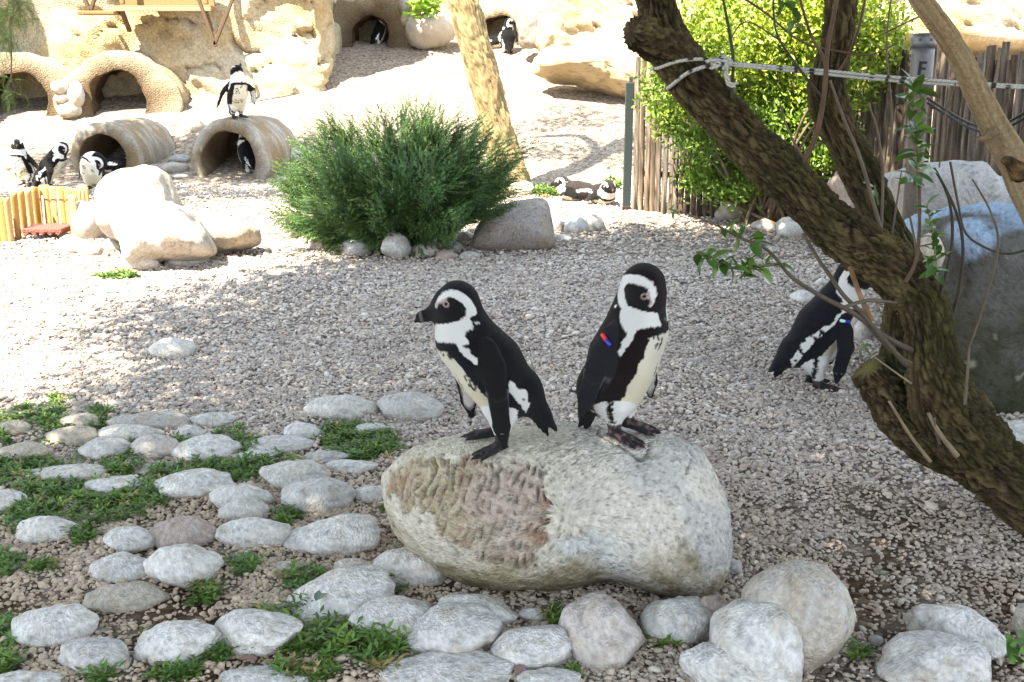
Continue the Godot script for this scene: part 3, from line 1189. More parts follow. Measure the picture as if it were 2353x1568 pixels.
func penguin(P: Dictionary, cell: float, sd: int, pos: Vector3, yaw: float, label: String, group := "", look_ := {}, scale_ := 1.0) -> Node3D:
	var o := thing("penguin", label, "penguin", pos, group)
	o.rotation.y = deg_to_rad(yaw)
	o.scale = Vector3.ONE * scale_
	part("body", penguin_mesh(P, cell, sd, look_), M.penguin, o)
	if cell < 0.006:
		var look: Vector3 = (P.look as Vector3).normalized()
		var side: Vector3 = P.get("ear", look.cross(Vector3.UP)).normalized()
		var up := side.cross(look).normalized()
		for s in [-1.0, 1.0]:
			var c: Vector3 = (P.head as Vector3) + look * (0.36 * 0.062) + up * (0.26 * 0.062) + side * s * 0.0485
			part("eye", rock_mesh(0.0058, 0.0058, 0.0045, 3, 12, 8, Color(0.02, 0.012, 0.008), {"facets": 0, "lump": 0.0, "fine": 0.0, "dirt": 0.0}), M.eye, o, c)
	return o


# ---------------------------------------------------------------- stones
const WHITE_ := Color(0.80, 0.785, 0.75)
const GREY := Color(0.52, 0.51, 0.49)
const CREAM := Color(0.60, 0.53, 0.43)
const PINK := Color(0.55, 0.45, 0.40)

# q is the picture's box of the stone (left, top, right, bottom); it gives the place on the ground and the size in metres
func stone(q: Array, label: String, tone: Color, sd: int, o := {}) -> MeshInstance3D:
	var w: float = q[2] - q[0]
	var h: float = q[3] - q[1]
	var cx: float = (q[0] + q[2]) / 2.0
	var cy: float = (q[1] + q[3]) / 2.0
	var g := on(cx, q[3])
	if o.has("d"):
		g = at_d(cx, q[3], o.d)
	var S := px_per_m(g)
	var a := w / 2.0 / S
	var hh := h / 2.0 / S
	var th := atan2(1.4 - g.y, -g.z)
	var flat_: float = o.get("flat", 0.62)
	var c := hh / sqrt(pow(flat_ * cos(th), 2) + pow(sin(th), 2))
	var b := c * flat_
	if c > a * 1.15:
		c = a * 1.15
		b = sqrt(maxf(hh * hh - pow(c * sin(th), 2), 0.01 * hh * hh)) / cos(th)
	if c < a * 0.62:
		c = a * 0.62
		b = sqrt(maxf(hh * hh - pow(c * sin(th), 2), 0.04 * hh * hh)) / cos(th)
	var sink: float = o.get("sink", 0.34)
	var p := on(cx, cy, b * sink)
	if o.has("d"):
		p = at_d(cx, cy, o.d - c * 0.3 + 0.0)
	# rock_mesh's facets shave a little off; make up for it
	var grow: float = o.get("grow", 1.15)
	var nu := clampi(int(w / 5.0), 16, 64)
	var big := w > 60
	var m := single(o.get("name", "stone"), rock_mesh(a * grow, b * grow, c * grow, sd, nu, int(nu * 0.62), tone, o), M.stone, p, label, o.get("cat", "stone"), o.get("group", ""))
	var tilt: float = deg_to_rad(o.get("tilt", 0.0))
	m.rotation = Vector3(0, rng.randf_range(-0.12, 0.12), tilt)
	return m

func stones(k: float, ox: float, oy: float, list: Array, group: String, base: Dictionary = {}) -> void:
	var n := 0
	for l in list:
		var q: Array = l[0]
		var o: Dictionary = base.duplicate()
		o.merge(l[3] if l.size() > 3 else {}, true)
		o.group = group
		stone([ox + q[0] / k, oy + q[1] / k, ox + q[2] / k, oy + q[3] / k], l[1], l[2], int(q[0]) * 7 + int(q[1]) + 13, o)
		n += 1

func outline(px: Array, c: Vector2, S: float) -> Array:
	var out := []
	for p in px:
		out.append(Vector2((p[0] - c.x) / S, -(p[1] - c.y) / S))
	return out

func big_rock(called: String, px: Array, c: Vector2, d: float, depth: float, sd: int, tone: Color, label: String, cat: String, o := {}) -> MeshInstance3D:
	var p := at_d(c.x, c.y, d)
	var S := px_per_m(p)
	var pts := outline(px, c, S)
	return single(called, pillow(pts, depth, sd, o.get("nu", 90), o.get("nv", 50), tone, o), M.stone, p, label, cat, o.get("group", ""))

func hero_paint(ox: float, oy: float, w: float, np: Vector3, tone: Color) -> Array:
	# back to the outline's own plane, in the units in which it was traced
	var x := 1280.0 + ox * 822.0
	var y := 1165.0 - oy * 822.0
	var push := 0.0
	var c := tone
	var n1 := nA.get_noise_3dv(np * 6.0)
	var n2 := nB.get_noise_3dv(np * 14.0)
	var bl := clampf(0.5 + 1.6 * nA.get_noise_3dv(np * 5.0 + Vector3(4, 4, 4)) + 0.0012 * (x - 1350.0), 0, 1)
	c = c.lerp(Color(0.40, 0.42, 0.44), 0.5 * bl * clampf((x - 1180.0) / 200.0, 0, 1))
	c = c.lerp(Color(0.60, 0.55, 0.42), clampf(0.5 * n1 + 0.25 - 0.003 * (x - 1400.0), 0, 0.6) * clampf((1330.0 - x) / 200.0 + 0.4, 0, 1))
	# bluish clean dish low in the middle
	var dish := smoothstep(1.0, 0.3, Vector2((x - 1330.0) / 110.0, (y - 1235.0) / 42.0).length() + 0.35 * n2)
	c = c.lerp(Color(0.60, 0.63, 0.63), dish)
	push -= 0.012 * dish
	# the seam of drip-worn ochre and rust on the left face
	var poly := PackedVector2Array([Vector2(905, 1075), Vector2(960, 1052), Vector2(1060, 1042), Vector2(1150, 1058), Vector2(1232, 1082), Vector2(1258, 1145), Vector2(1228, 1190), Vector2(1235, 1265), Vector2(1205, 1290), Vector2(1100, 1255), Vector2(1010, 1190), Vector2(940, 1160), Vector2(900, 1130)])
	var jit := Vector2(nB.get_noise_3dv(np * 11.0), nB.get_noise_3dv(np * 11.0 + Vector3(50, 0, 0))) * 34.0
	var P := Vector2(x, y) + jit
	var bare := c
	if w > -0.35 and Geometry2D.is_point_in_polygon(P, poly):
		var slant := x + (y - 1150.0) * 0.30
		var rid := sin(slant * 0.36 + 3.2 * nA.get_noise_2d(x * 0.012, y * 0.007) + 1.2 * nA.get_noise_2d(x * 0.05, y * 0.02))
		var broken := clampf(0.55 + 1.3 * nA.get_noise_2d(x * 0.03, y * 0.022), 0.1, 1)
		push += 0.013 * rid * broken - 0.011 + 0.006 * n2
		c = Color(0.58, 0.51, 0.36).lerp(Color(0.30, 0.22, 0.13), clampf(0.4 - 0.7 * rid * broken, 0, 1))
		c = c.lerp(Color(0.52, 0.42, 0.38), clampf((x - 1070.0) / 80.0 + n1 * 0.6, 0, 0.75))
		c = c.lerp(Color(0.60, 0.56, 0.44), clampf(rid * 0.5, 0, 0.5) * broken)
		var rust := -0.12
		rust = maxf(rust, 1.0 - Vector2((P.x - 922.0) / 42.0, (P.y - 1105.0) / 45.0).length() * 0.8)
		rust = maxf(rust, 1.0 - Vector2((P.x - 1072.0) / 34.0, (P.y - 1075.0) / 30.0).length() * 0.8)
		rust = maxf(rust, 1.0 - Vector2((P.x - 1245.0) / 26.0, (P.y - 1120.0) / 60.0).length() * 0.7)
		rust = maxf(rust, 1.0 - Vector2((P.x - 1215.0) / 40.0, (P.y - 1225.0) / 70.0).length() * 0.8)
		rust = maxf(rust, 0.9 - Vector2((P.x - 1050.0) / 90.0, (P.y - 1215.0) / 26.0).length() * 0.8)
		rust *= clampf(0.6 + 1.2 * n2, 0, 1)
		c = c.lerp(Color(0.40, 0.23, 0.14), clampf(rust * 1.1, 0, 0.7))
		c = bare.lerp(c, clampf(0.84 + 0.5 * n1 + 0.3 * n2, 0.35, 1.0))
	# cracks on the right half
	var cr := absf(nA.get_noise_3dv(np * 4.5 + Vector3(30, 0, 8)))
	if cr < 0.03 and x > 1240.0 and nA.get_noise_3dv(np * 3.0 + Vector3(0, 60, 0)) > 0.1:
		push -= 0.008
		c = c.lerp(Color(0.13, 0.12, 0.10), 0.7)
	# pits and specks
	var pit := nB.get_noise_3dv(np * 34.0 + Vector3(80, 0, 0))
	if pit < -0.36:
		push -= 0.003
		c = c.lerp(Color(0.20, 0.19, 0.17), clampf((-0.36 - pit) * 6.0, 0, 0.6))
	elif pit > 0.42:
		c = c.lerp(Color(0.74, 0.73, 0.70), 0.4)
	# olive and ochre growth low down
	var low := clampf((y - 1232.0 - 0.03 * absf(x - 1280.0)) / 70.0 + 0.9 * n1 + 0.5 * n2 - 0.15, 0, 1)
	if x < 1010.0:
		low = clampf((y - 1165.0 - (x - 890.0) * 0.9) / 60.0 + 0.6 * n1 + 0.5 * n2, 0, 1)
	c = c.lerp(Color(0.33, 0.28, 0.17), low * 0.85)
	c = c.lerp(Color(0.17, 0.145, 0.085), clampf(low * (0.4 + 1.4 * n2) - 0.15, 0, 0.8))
	push += 0.004 * n2
	return [c, push]

func bank_paint(_ox: float, oy: float, w: float, np: Vector3, tone: Color) -> Array:
	var n1 := nA.get_noise_3dv(np * 3.0)
	var n2 := nB.get_noise_3dv(np * 9.0)
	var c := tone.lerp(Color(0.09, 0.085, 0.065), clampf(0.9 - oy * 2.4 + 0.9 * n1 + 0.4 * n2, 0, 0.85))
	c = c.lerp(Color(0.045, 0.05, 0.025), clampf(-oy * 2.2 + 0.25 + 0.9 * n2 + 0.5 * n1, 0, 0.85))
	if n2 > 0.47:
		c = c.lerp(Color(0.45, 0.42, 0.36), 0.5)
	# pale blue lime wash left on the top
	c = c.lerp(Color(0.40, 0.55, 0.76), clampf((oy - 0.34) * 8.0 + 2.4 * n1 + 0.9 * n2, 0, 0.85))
	return [c, 0.012 * n2 + 0.006 * n1]

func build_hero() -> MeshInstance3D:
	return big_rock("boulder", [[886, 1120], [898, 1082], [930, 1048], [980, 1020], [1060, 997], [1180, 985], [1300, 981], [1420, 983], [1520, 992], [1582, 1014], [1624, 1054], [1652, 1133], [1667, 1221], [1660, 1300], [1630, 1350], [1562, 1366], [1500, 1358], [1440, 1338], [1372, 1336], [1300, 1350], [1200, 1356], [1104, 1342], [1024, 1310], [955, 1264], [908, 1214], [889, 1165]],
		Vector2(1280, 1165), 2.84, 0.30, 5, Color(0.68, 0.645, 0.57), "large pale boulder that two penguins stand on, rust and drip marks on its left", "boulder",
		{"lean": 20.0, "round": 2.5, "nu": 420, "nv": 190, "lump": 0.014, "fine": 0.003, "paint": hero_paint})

func build_near_stones() -> void:
	rng.seed = 21
	var g := "cobbles set in the gravel of the foreground"
	stones(2.175, 0, 847, [
		[[80, 730, 385, 880], "domed white stone at the lower edge of the left weed mat", WHITE_, {"flat": 0.75}],
		[[-60, 600, 130, 720], "rounded white stone in the weed mat, cut by the left edge", WHITE_],
		[[515, 790, 768, 935], "small white stone tapering to a point on its left", WHITE_, {"facets": 12}],
		[[768, 752, 1088, 915], "cracked beige stone between the pointed stone and an oval one", PINK, {"facets": 12, "lump": 0.12}],
		[[738, 893, 1082, 1105], "thick smooth white stone with flat top, in front of the cracked beige one", WHITE_, {"flat": 0.8, "sink": 0.7}],
		[[465, 922, 765, 1075], "low flat pale stone touching the left of the thick smooth stone", WHITE_, {"flat": 0.4}],
		[[440, 1070, 832, 1215], "tan dusty dome shaped like a low ridge, alone in the gravel", CREAM, {"flat": 0.7, "dirt": 0.8}],
		[[85, 1172, 475, 1400], "broad white domed stone standing alone near the left edge", WHITE_, {"flat": 0.65}],
		[[300, 1358, 682, 1530], "flat greyish stone sloping down to its left, below the broad dome", GREY.lerp(WHITE_, 0.5), {"tilt": -6}],
		[[682, 1272, 1085, 1510], "lumpy white domed stone beside the long chipped stone", WHITE_, {"flat": 0.75, "lump": 0.12}],
		[[1035, 1208, 1535, 1450], "long chipped stone with broken edges and a weed before it", WHITE_, {"facets": 14, "tilt": 4, "flat": 0.7}],
		[[1450, 1015, 1950, 1285], "long white stone lying aslant with a fallen green leaf on it", WHITE_, {"tilt": 14, "flat": 0.5}],
		[[1098, 1482, 1535, 1640], "wide stone cut by the bottom edge, left of the weedy patch", WHITE_],
		[[-40, 1508, 285, 1640], "stone in the bottom left corner of the view", WHITE_],
		[[1095, 638, 1362, 790], "round stone leaning on the flatter stone behind it", WHITE_.lerp(CREAM, 0.3), {"flat": 0.8}],
		[[1058, 578, 1348, 725], "flat-topped stone behind the round leaning one", WHITE_, {"flat": 0.8}],
		[[1088, 742, 1444, 928], "plump oval stone right of the cracked beige one", WHITE_, {"flat": 0.75, "dirt": 0.6}],
		[[1432, 722, 1935, 948], "largest long oval stone left of the boulder, a rusty fleck on top", WHITE_, {"flat": 0.55, "tilt": 4}],
		[[1402, 552, 1760, 738], "greyish oval stone beyond the largest long oval one", WHITE_.lerp(GREY, 0.4), {"flat": 0.65, "dirt": 0.7}],
		[[1298, 463, 1630, 610], "flat cream stone at the right end of the long weed strip", WHITE_.lerp(CREAM, 0.3), {"flat": 0.45}],
		[[792, 510, 1180, 665], "flat slab with a dip in its top, just below the weed strip", WHITE_, {"flat": 0.45, "lump": 0.12}],
		[[422, 533, 730, 640], "low white slab half hidden by the dark weed mat", WHITE_, {"flat": 0.45}],
		[[162, 470, 524, 580], "long pale slab with a warm tint between two weed mats", WHITE_.lerp(CREAM, 0.35), {"flat": 0.45}],
		[[-20, 362, 240, 482], "sunlit white stone at the left edge, second from the top", CREAM],
		[[-30, 262, 145, 352], "small sunlit stone at the left edge, topmost", CREAM],
		[[236, 288, 484, 402], "sunlit stone in bright green weeds with a lit face", CREAM],
		[[296, 230, 504, 318], "sunlit stone at the upper left with grass in front", CREAM],
		[[406, 343, 644, 480], "flat squarish grey stone below the long dome", WHITE_.lerp(GREY, 0.4), {"flat": 0.4}],
		[[496, 275, 808, 385], "long low dome with a weed growing at its front", WHITE_.lerp(CREAM, 0.2), {"flat": 0.6}],
		[[636, 337, 894, 475], "brownish round stone with worn layers", PINK.lerp(WHITE_, 0.5), {"flat": 0.7, "facets": 12}],
		[[876, 338, 1190, 480], "large white flat-domed stone above the weed strip", WHITE_, {"flat": 0.5}],
		[[860, 290, 1015, 385], "small stone half hidden between two larger ones above the weeds", WHITE_.lerp(GREY, 0.3)],
		[[545, 217, 925, 328], "long grey-tan slab at the back of the cobbles with a rough right end", GREY.lerp(CREAM, 0.4), {"flat": 0.5, "facets": 13}],
		[[955, 220, 1165, 300], "pale flat stone at the back, right of the grey-tan slab", WHITE_.lerp(GREY, 0.2), {"flat": 0.45}],
		[[1226, 337, 1555, 435], "crescent of low stone behind the weed strip", WHITE_.lerp(GREY, 0.3), {"flat": 0.45}],
		[[1165, 408, 1420, 480], "thin pale stone peeping out of the weed strip", WHITE_, {"flat": 0.4}],
		[[1415, 266, 1605, 375], "bluish white stone at the left of the round weed clump", WHITE_, {"flat": 0.5}],
		[[1545, 132, 1875, 290], "domed stone behind the round weed clump, left of a grey one", WHITE_.lerp(CREAM, 0.2), {"flat": 0.8}],
		[[1880, 127, 2206, 285], "grey domed stone farthest right behind the boulder's left end", GREY.lerp(WHITE_, 0.4), {"flat": 0.8}],
		[[1778, 275, 1975, 338], "low stone almost buried behind the round weed clump", WHITE_.lerp(GREY, 0.3), {"flat": 0.5}],
		[[1536, 408, 1750, 478], "low tilted stone left of the round weed clump's foot", GREY.lerp(WHITE_, 0.4), {"flat": 0.4}],
		[[1634, 456, 1875, 530], "flat stone just below the round weed clump", WHITE_, {"flat": 0.4}],
		[[1750, 582, 1950, 680], "pale stone touching the boulder's left tip", WHITE_, {"flat": 0.5}],
		[[676, 462, 984, 524], "low stone sunk in the weeds under the large flat dome", WHITE_.lerp(CREAM, 0.3), {"flat": 0.4}],
		[[1380, 955, 1535, 1030], "small dusty stone sunk among twigs and weeds", CREAM.lerp(GREY, 0.4), {"flat": 0.5, "dirt": 0.7}],
		[[1675, 950, 1895, 1040], "yellowish stone behind the long aslant one", CREAM.lerp(WHITE_, 0.4), {"flat": 0.5}],
		[[478, 778, 644, 822], "sliver of a buried flat stone above the pointed stone", CREAM, {"flat": 0.3}],
		[[30, 972, 92, 1022], "small grey stone near the left edge below the domed white stone", GREY],
		[[195, 183, 432, 222], "buried flat slab at the top of the sunlit weeds", CREAM, {"flat": 0.3}],
	], g)
	stones(2.5, 800, 941.2, [
		[[150, 798, 580, 1045], "big smooth oval stone tucked under the boulder's left side", WHITE_.lerp(CREAM, 0.25), {"flat": 0.6}],
		[[25, 1092, 505, 1340], "white stone behind the weed, left of the big chipped slab", WHITE_, {"flat": 0.55}],
		[[465, 1052, 975, 1300], "slab with a chipped right end behind the big grey oval", WHITE_.lerp(GREY, 0.3), {"flat": 0.6, "facets": 12}],
		[[300, 1110, 850, 1440], "big speckled grey oval stone in front of the chipped slab", WHITE_.lerp(GREY, 0.35), {"flat": 0.6, "tilt": 6}],
		[[980, 1138, 1158, 1222], "very small white stone on the gravel before the boulder", WHITE_],
		[[1228, 1082, 1714, 1515], "large brown-tinged stone with a pit and dimple on top", WHITE_.lerp(PINK, 0.55), {"flat": 0.6, "lump": 0.10}],
		[[812, 1232, 1345, 1500], "sharp-edged faceted white stone with a sliced top", WHITE_, {"flat": 0.55, "facets": 16, "lump": 0.04}],
		[[200, 1388, 910, 1640], "long bluish stone at the bottom edge, right of the weeds", WHITE_, {"flat": 0.55}],
		[[975, 1492, 1365, 1640], "stone at the bottom edge between the bluish and the speckled stones", WHITE_],
		[[1945, 1062, 2215, 1350], "brownish stone wedged behind the blocky one", PINK, {"flat": 0.7}],
		[[1708, 1068, 2092, 1412], "blocky squarish white stone with a mossy foot", WHITE_, {"flat": 0.75, "facets": 14}],
		[[2125, 848, 2260, 965], "grey stone showing from behind the boulder's right foot", GREY, {"flat": 0.8}],
	], g)
	stones(3.125, 1600, 1176.5, [
		[[360, 405, 1088, 1135], "big round beige boulder standing like a ball in the foreground", CREAM.lerp(GREY, 0.45), {"flat": 1.0, "lump": 0.05, "sink": 0.8, "facets": 5, "dirt": 0.6}],
		[[130, 655, 738, 1300], "tall white stone leaning against the big round beige boulder", WHITE_, {"flat": 0.85, "sink": 0.6, "tilt": -12}],
		[[-94, 942, 645, 1400], "white stone at the bottom edge before the tall leaning one", WHITE_, {"flat": 0.7}],
		[[1500, 690, 2270, 1070], "long white stone sloping down to the right, behind a grey one", WHITE_, {"flat": 0.7, "tilt": -15}],
		[[1350, 866, 2125, 1320], "grey-white rounded stone in front of the long sloping one", WHITE_.lerp(GREY, 0.35), {"flat": 0.65, "sink": 0.6}],
		[[2270, 655, 2420, 970], "tan stone cut by the right edge above the green leaves", CREAM.lerp(GREY, 0.5), {"flat": 0.8}],
		[[1245, 890, 1345, 965], "small grey pebble left of the grey-white rounded stone", GREY],
	], g)
	stone([345, 778, 447, 832], "lone white stone on open gravel in the dappled light at left", WHITE_, 71, {"flat": 0.7})
	stone([1818, 668, 1884, 702], "flat bluish white stone behind the penguin under the tree", WHITE_, 72, {"flat": 0.4})
	stone([1870, 640, 1906, 666], "small white stone just behind the neck of the penguin under the tree", WHITE_, 73, {"flat": 0.5})
	stone([2285, 968, 2400, 1034], "white stone behind the base of the leaning tree at the right edge", WHITE_, 74, {"flat": 0.6})
	stone([1960, 735, 2000, 800], "pale stone peeping out left of the leaning trunk", WHITE_.lerp(PINK, 0.3), 75, {"flat": 0.9})

func build_mid_stones() -> void:
	rng.seed = 22
	stones(3.049, 658.8, 451.8, [
		[[72, 275, 155, 355], "tan stone leftmost under the dark green shrub", CREAM],
		[[148, 240, 330, 428], "rounded orange-tan stone under the shrub's left skirt", CREAM.lerp(PINK, 0.4), {"flat": 0.9}],
		[[362, 295, 612, 460], "grey pyramid-shaped stone at the shrub's foot", GREY.lerp(WHITE_, 0.4), {"flat": 0.85, "facets": 12}],
		[[652, 258, 860, 456], "egg-shaped white stone standing at the middle of the shrub's foot", WHITE_, {"flat": 1.1, "sink": 0.75}],
		[[850, 335, 1064, 448], "long cream stone right of the egg-shaped one", CREAM.lerp(WHITE_, 0.6), {"flat": 0.7}],
		[[1045, 375, 1194, 462], "flat brownish stone right of the long cream one", PINK, {"flat": 0.4}],
		[[1208, 383, 1344, 460], "small rounded grey stone on the gravel before the big smooth rock", GREY.lerp(WHITE_, 0.5), {"flat": 0.8}],
		[[1146, 322, 1234, 404], "grey stone in the shade left of the big smooth rock", GREY],
		[[1190, 250, 1305, 340], "dark reddish stone between the shrub and the big smooth rock", PINK * 0.7],
	], "stones ringing the shrub")
	big_rock("boulder", [[1083, 572], [1092, 535], [1112, 500], [1150, 476], [1200, 462], [1235, 458], [1258, 468], [1270, 500], [1275, 545], [1273, 572], [1240, 586], [1180, 588], [1120, 588]], Vector2(1180, 530), 8.05, 0.26, 31, Color(0.44, 0.40, 0.38), "big smooth grey-brown rock right of the shrub with a rusty spot", "boulder", {"lean": 25.0, "dirt": 0.25, "lump": 0.012})
	stones(3.049, 658.8, 451.8, [
		[[1866, 120, 1975, 300], "bluish white stone close behind the big smooth rock", WHITE_, {"flat": 1.0}],
		[[1950, 145, 2112, 310], "white stone in the middle of the row right of the smooth rock", WHITE_, {"flat": 0.8}],
		[[2062, 116, 2222, 290], "rounded speckled white stone at the right end of that row", WHITE_.lerp(GREY, 0.25), {"flat": 1.0}],
		[[1875, 265, 2000, 332], "low white stone in front of the row right of the smooth rock", WHITE_, {"flat": 0.6}],
	], "stones right of the smooth rock")
	stone([1160, 416, 1228, 462], "cream stone at the foot of the slender trunk", CREAM, 91, {"flat": 0.7})
	# the stones before the fence
	stone([1643, 462, 1727, 524], "round cream stone before the fence under the bright bush", CREAM, 92, {"flat": 0.95, "lump": 0.04})
	stone([1733, 458, 1830, 512], "pinkish angular stone before the fence", PINK.lerp(WHITE_, 0.4), 93, {"flat": 0.9, "facets": 14})
	stone([1726, 503, 1784, 534], "flat grey stone in front of the pinkish angular one", GREY.lerp(WHITE_, 0.4), 94, {"flat": 0.5})
	stone([1783, 500, 1868, 560], "white stone beside the leaning trunk's lower edge", WHITE_, 95, {"flat": 0.7})
	# left cluster by the wooden pen
	big_rock("boulder", [[218, 470], [232, 425], [265, 398], [310, 384], [355, 384], [385, 402], [402, 440], [420, 500], [410, 545], [330, 560], [250, 545], [222, 510]], Vector2(320, 470), 7.95, 0.30, 41, Color(0.60, 0.55, 0.50), "tall white boulder at the back of the sunlit heap, dappled on its left", "boulder", {"lean": 15.0, "dirt": 0.1})
	big_rock("boulder", [[258, 505], [270, 480], [320, 462], [390, 462], [430, 478], [460, 510], [482, 545], [486, 580], [440, 596], [380, 600], [310, 604], [286, 575], [265, 540]], Vector2(375, 540), 7.35, 0.30, 42, Color(0.62, 0.57, 0.51), "broad white boulder in the middle of the sunlit heap", "boulder", {"lean": 18.0, "dirt": 0.1})
	big_rock("boulder", [[440, 510], [452, 494], [500, 490], [545, 502], [580, 520], [593, 536], [585, 556], [550, 570], [500, 577], [450, 570]], Vector2(515, 537), 7.75, 0.22, 43, CREAM, "beige boulder with an ochre underside at the right of the sunlit heap", "boulder", {"lean": 22.0, "dirt": 0.3})
	stones(4.545, 141.2, 357.6, [
		[[118, 470, 420, 910], "upright white stone next to the wooden pen", WHITE_.lerp(CREAM, 0.4), {"flat": 1.0, "sink": 0.8}],
		[[350, 520, 600, 830], "white stone squeezed between the upright one and the boulders", WHITE_.lerp(CREAM, 0.4), {"flat": 1.0, "sink": 0.8}],
		[[-20, 832, 260, 1075], "white stone at the front corner of the wooden pen", WHITE_.lerp(CREAM, 0.4), {"flat": 0.8}],
		[[150, 905, 440, 1075], "low white stone at the foot of the upright one", WHITE_.lerp(CREAM, 0.4), {"flat": 0.8}],
		[[390, 868, 660, 1045], "white stone left of the broad boulder's foot", WHITE_.lerp(CREAM, 0.4), {"flat": 0.8}],
		[[596, 1010, 1046, 1258], "rounded white stone at the front of the sunlit heap, grass at its foot", WHITE_.lerp(CREAM, 0.4), {"flat": 0.8}],
		[[1056, 960, 1490, 1220], "flat-bottomed white stone at the front right of the sunlit heap", WHITE_.lerp(CREAM, 0.4), {"flat": 0.8}],
		[[1055, 70, 1325, 210], "tan stone between the two pipe tunnels, in front", CREAM.lerp(GREY, 0.5), {"flat": 0.8}],
		[[870, 78, 1140, 195], "brown stone behind the heap, left of the tan one", PINK * 0.8, {"flat": 0.7}],
		[[1118, -10, 1345, 92], "grey block leaning on the right pipe tunnel", GREY, {"flat": 0.8, "facets": 14}],
		[[1155, 192, 1325, 244], "small flat stone before the right pipe tunnel", GREY, {"flat": 0.5}],
		[[540, 138, 650, 195], "small stone beside the bowing penguin", GREY, {"flat": 0.6}],
	], "stones of the sunlit heap and the pipe tunnels")
	stone([648, 338, 702, 378], "white stone at the right side of the right pipe tunnel", WHITE_, 96, {"flat": 0.9})
	stone([640, 395, 706, 425], "low white stone by the shrub's left tips", WHITE_, 99, {"flat": 0.6})
	stone([418, 248, 524, 314], "large bluish white stone between the two pipe tunnels, behind", WHITE_.lerp(GREY, 0.3), 97, {"flat": 0.75})
	for l in [[[123, 214, 161, 239], "upper rounded stone wedged between the two left caves"], [[134, 234, 187, 271], "larger rounded stone at the bottom between the two left caves"], [[120, 184, 160, 216], "topmost stone stacked between the two left caves"], [[157, 190, 192, 242], "narrow upright stone left of the second cave"]]:
		var pp := on(154, 272)
		stone(l[0], l[1], CREAM.lerp(WHITE_, 0.4), 98 + int(l[0][0]), {"flat": 0.9, "d": -pp.z + 0.02, "group": "stones between the left caves"})
	var pc := on(930, 108)
	for l in [[[934, 22, 1042, 108], "big pale boulder between the central cave and the slender trunk", 0.0], [[918, -6, 962, 32], "round stone on top of the rock left of the trunk", 0.0], [[922, 28, 946, 62], "small stone wedged left of the big pale boulder", 0.05], [[733, -8, 772, 12], "stone at the top left above the central cave", -0.2], [[782, -10, 812, 6], "second stone above the central cave", -0.2], [[852, -10, 920, 4], "flat stone above the central cave at the frame's top", -0.2], [[1219, 50, 1242, 80], "small grey stone beside the grey slab", -0.6], [[1224, 82, 1242, 104], "lower grey stone beside the grey slab", -0.6]]:
		stone(l[0], l[1], CREAM.lerp(WHITE_, 0.3) if l[0][0] < 1100 else GREY, 130 + int(l[0][0]), {"flat": 0.9, "d": -pc.z + (l[2] as float)})
	big_rock("rock_slab", [[1184, 20], [1200, 12], [1222, 22], [1240, 30], [1240, 104], [1228, 108], [1196, 104], [1190, 70]], Vector2(1212, 62), 17.3, 0.22, 51, Color(0.33, 0.30, 0.27), "grey upright slab at the right side of the right cave", "rock slab", {"lean": 2.0, "round": 4.0, "dirt": 0.1})
	big_rock("rock_block", [[1240, 45], [1262, 35], [1285, 40], [1296, 62], [1304, 100], [1296, 122], [1262, 128], [1238, 120]], Vector2(1270, 85), 16.5, 0.3, 52, Color(0.60, 0.50, 0.30), "squarish pale rock block at the right of the right cave", "rock block", {"lean": 6.0, "round": 3.4, "dirt": 0.0, "lump": 0.05})
	big_rock("rock_ledge", [[1234, 128], [1262, 116], [1300, 124], [1350, 132], [1432, 158], [1500, 190], [1560, 230], [1440, 222], [1380, 196], [1330, 178], [1280, 166], [1236, 168]], Vector2(1380, 172), 15.6, 0.5, 53, Color(0.56, 0.45, 0.27), "long sloping rock ledge running down from the right cave to the fence", "rock ledge", {"lean": 20.0, "round": 2.6, "dirt": 0.0, "lump": 0.06, "fine": 0.012})
	# big rocks behind the leaning tree
	big_rock("boulder", [[1905, 420], [1925, 404], [1950, 412], [1975, 445], [1995, 490], [1985, 520], [1930, 520], [1908, 480]], Vector2(1945, 465), 8.2, 0.2, 61, Color(0.55, 0.43, 0.37), "pinkish rock seen between the two tree stems", "boulder", {"lean": 8.0, "dirt": 0.1, "lump": 0.03})
	big_rock("boulder", [[2030, 470], [2042, 410], [2075, 392], [2150, 388], [2230, 390], [2262, 410], [2310, 420], [2334, 480], [2330, 640], [2180, 700], [2060, 660]], Vector2(2180, 520), 5.9, 0.42, 62, Color(0.45, 0.44, 0.43), "pale flat-topped rock before the fence, grey post in front of it", "boulder", {"lean": 14.0, "round": 3.2, "dirt": 0.0, "lump": 0.03})
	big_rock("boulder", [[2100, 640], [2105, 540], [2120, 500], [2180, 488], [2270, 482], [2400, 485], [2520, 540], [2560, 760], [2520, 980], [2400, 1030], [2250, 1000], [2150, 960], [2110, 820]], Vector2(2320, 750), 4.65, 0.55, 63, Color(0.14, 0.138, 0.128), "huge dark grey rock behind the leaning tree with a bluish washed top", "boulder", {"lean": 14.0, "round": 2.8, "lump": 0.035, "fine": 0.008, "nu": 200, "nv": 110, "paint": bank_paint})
	stone([2098, 540, 2162, 640], "tan stone lit by the sun behind the leaning trunk", CREAM, 140, {"flat": 1.0, "d": 4.35})
	stone([2315, 430, 2353, 505], "pale blue stone near the right edge below the tan branch", Color(0.5, 0.6, 0.72), 141, {"flat": 1.0, "d": 5.2})
	stone([2330, 480, 2400, 520], "low pale blue stone at the right edge", Color(0.5, 0.6, 0.72), 142, {"flat": 0.8, "d": 5.1})


# ---------------------------------------------------------------- trees, shrubs, weeds
func path(px: Array, d0: float, d1: float) -> Array:
	var out := []
	for i in px.size():
		var t := i / maxf(1.0, px.size() - 1.0)
		out.append(at_d(px[i][0], px[i][1], px[i][2] if px[i].size() > 2 else lerpf(d0, d1, t)))
	return out

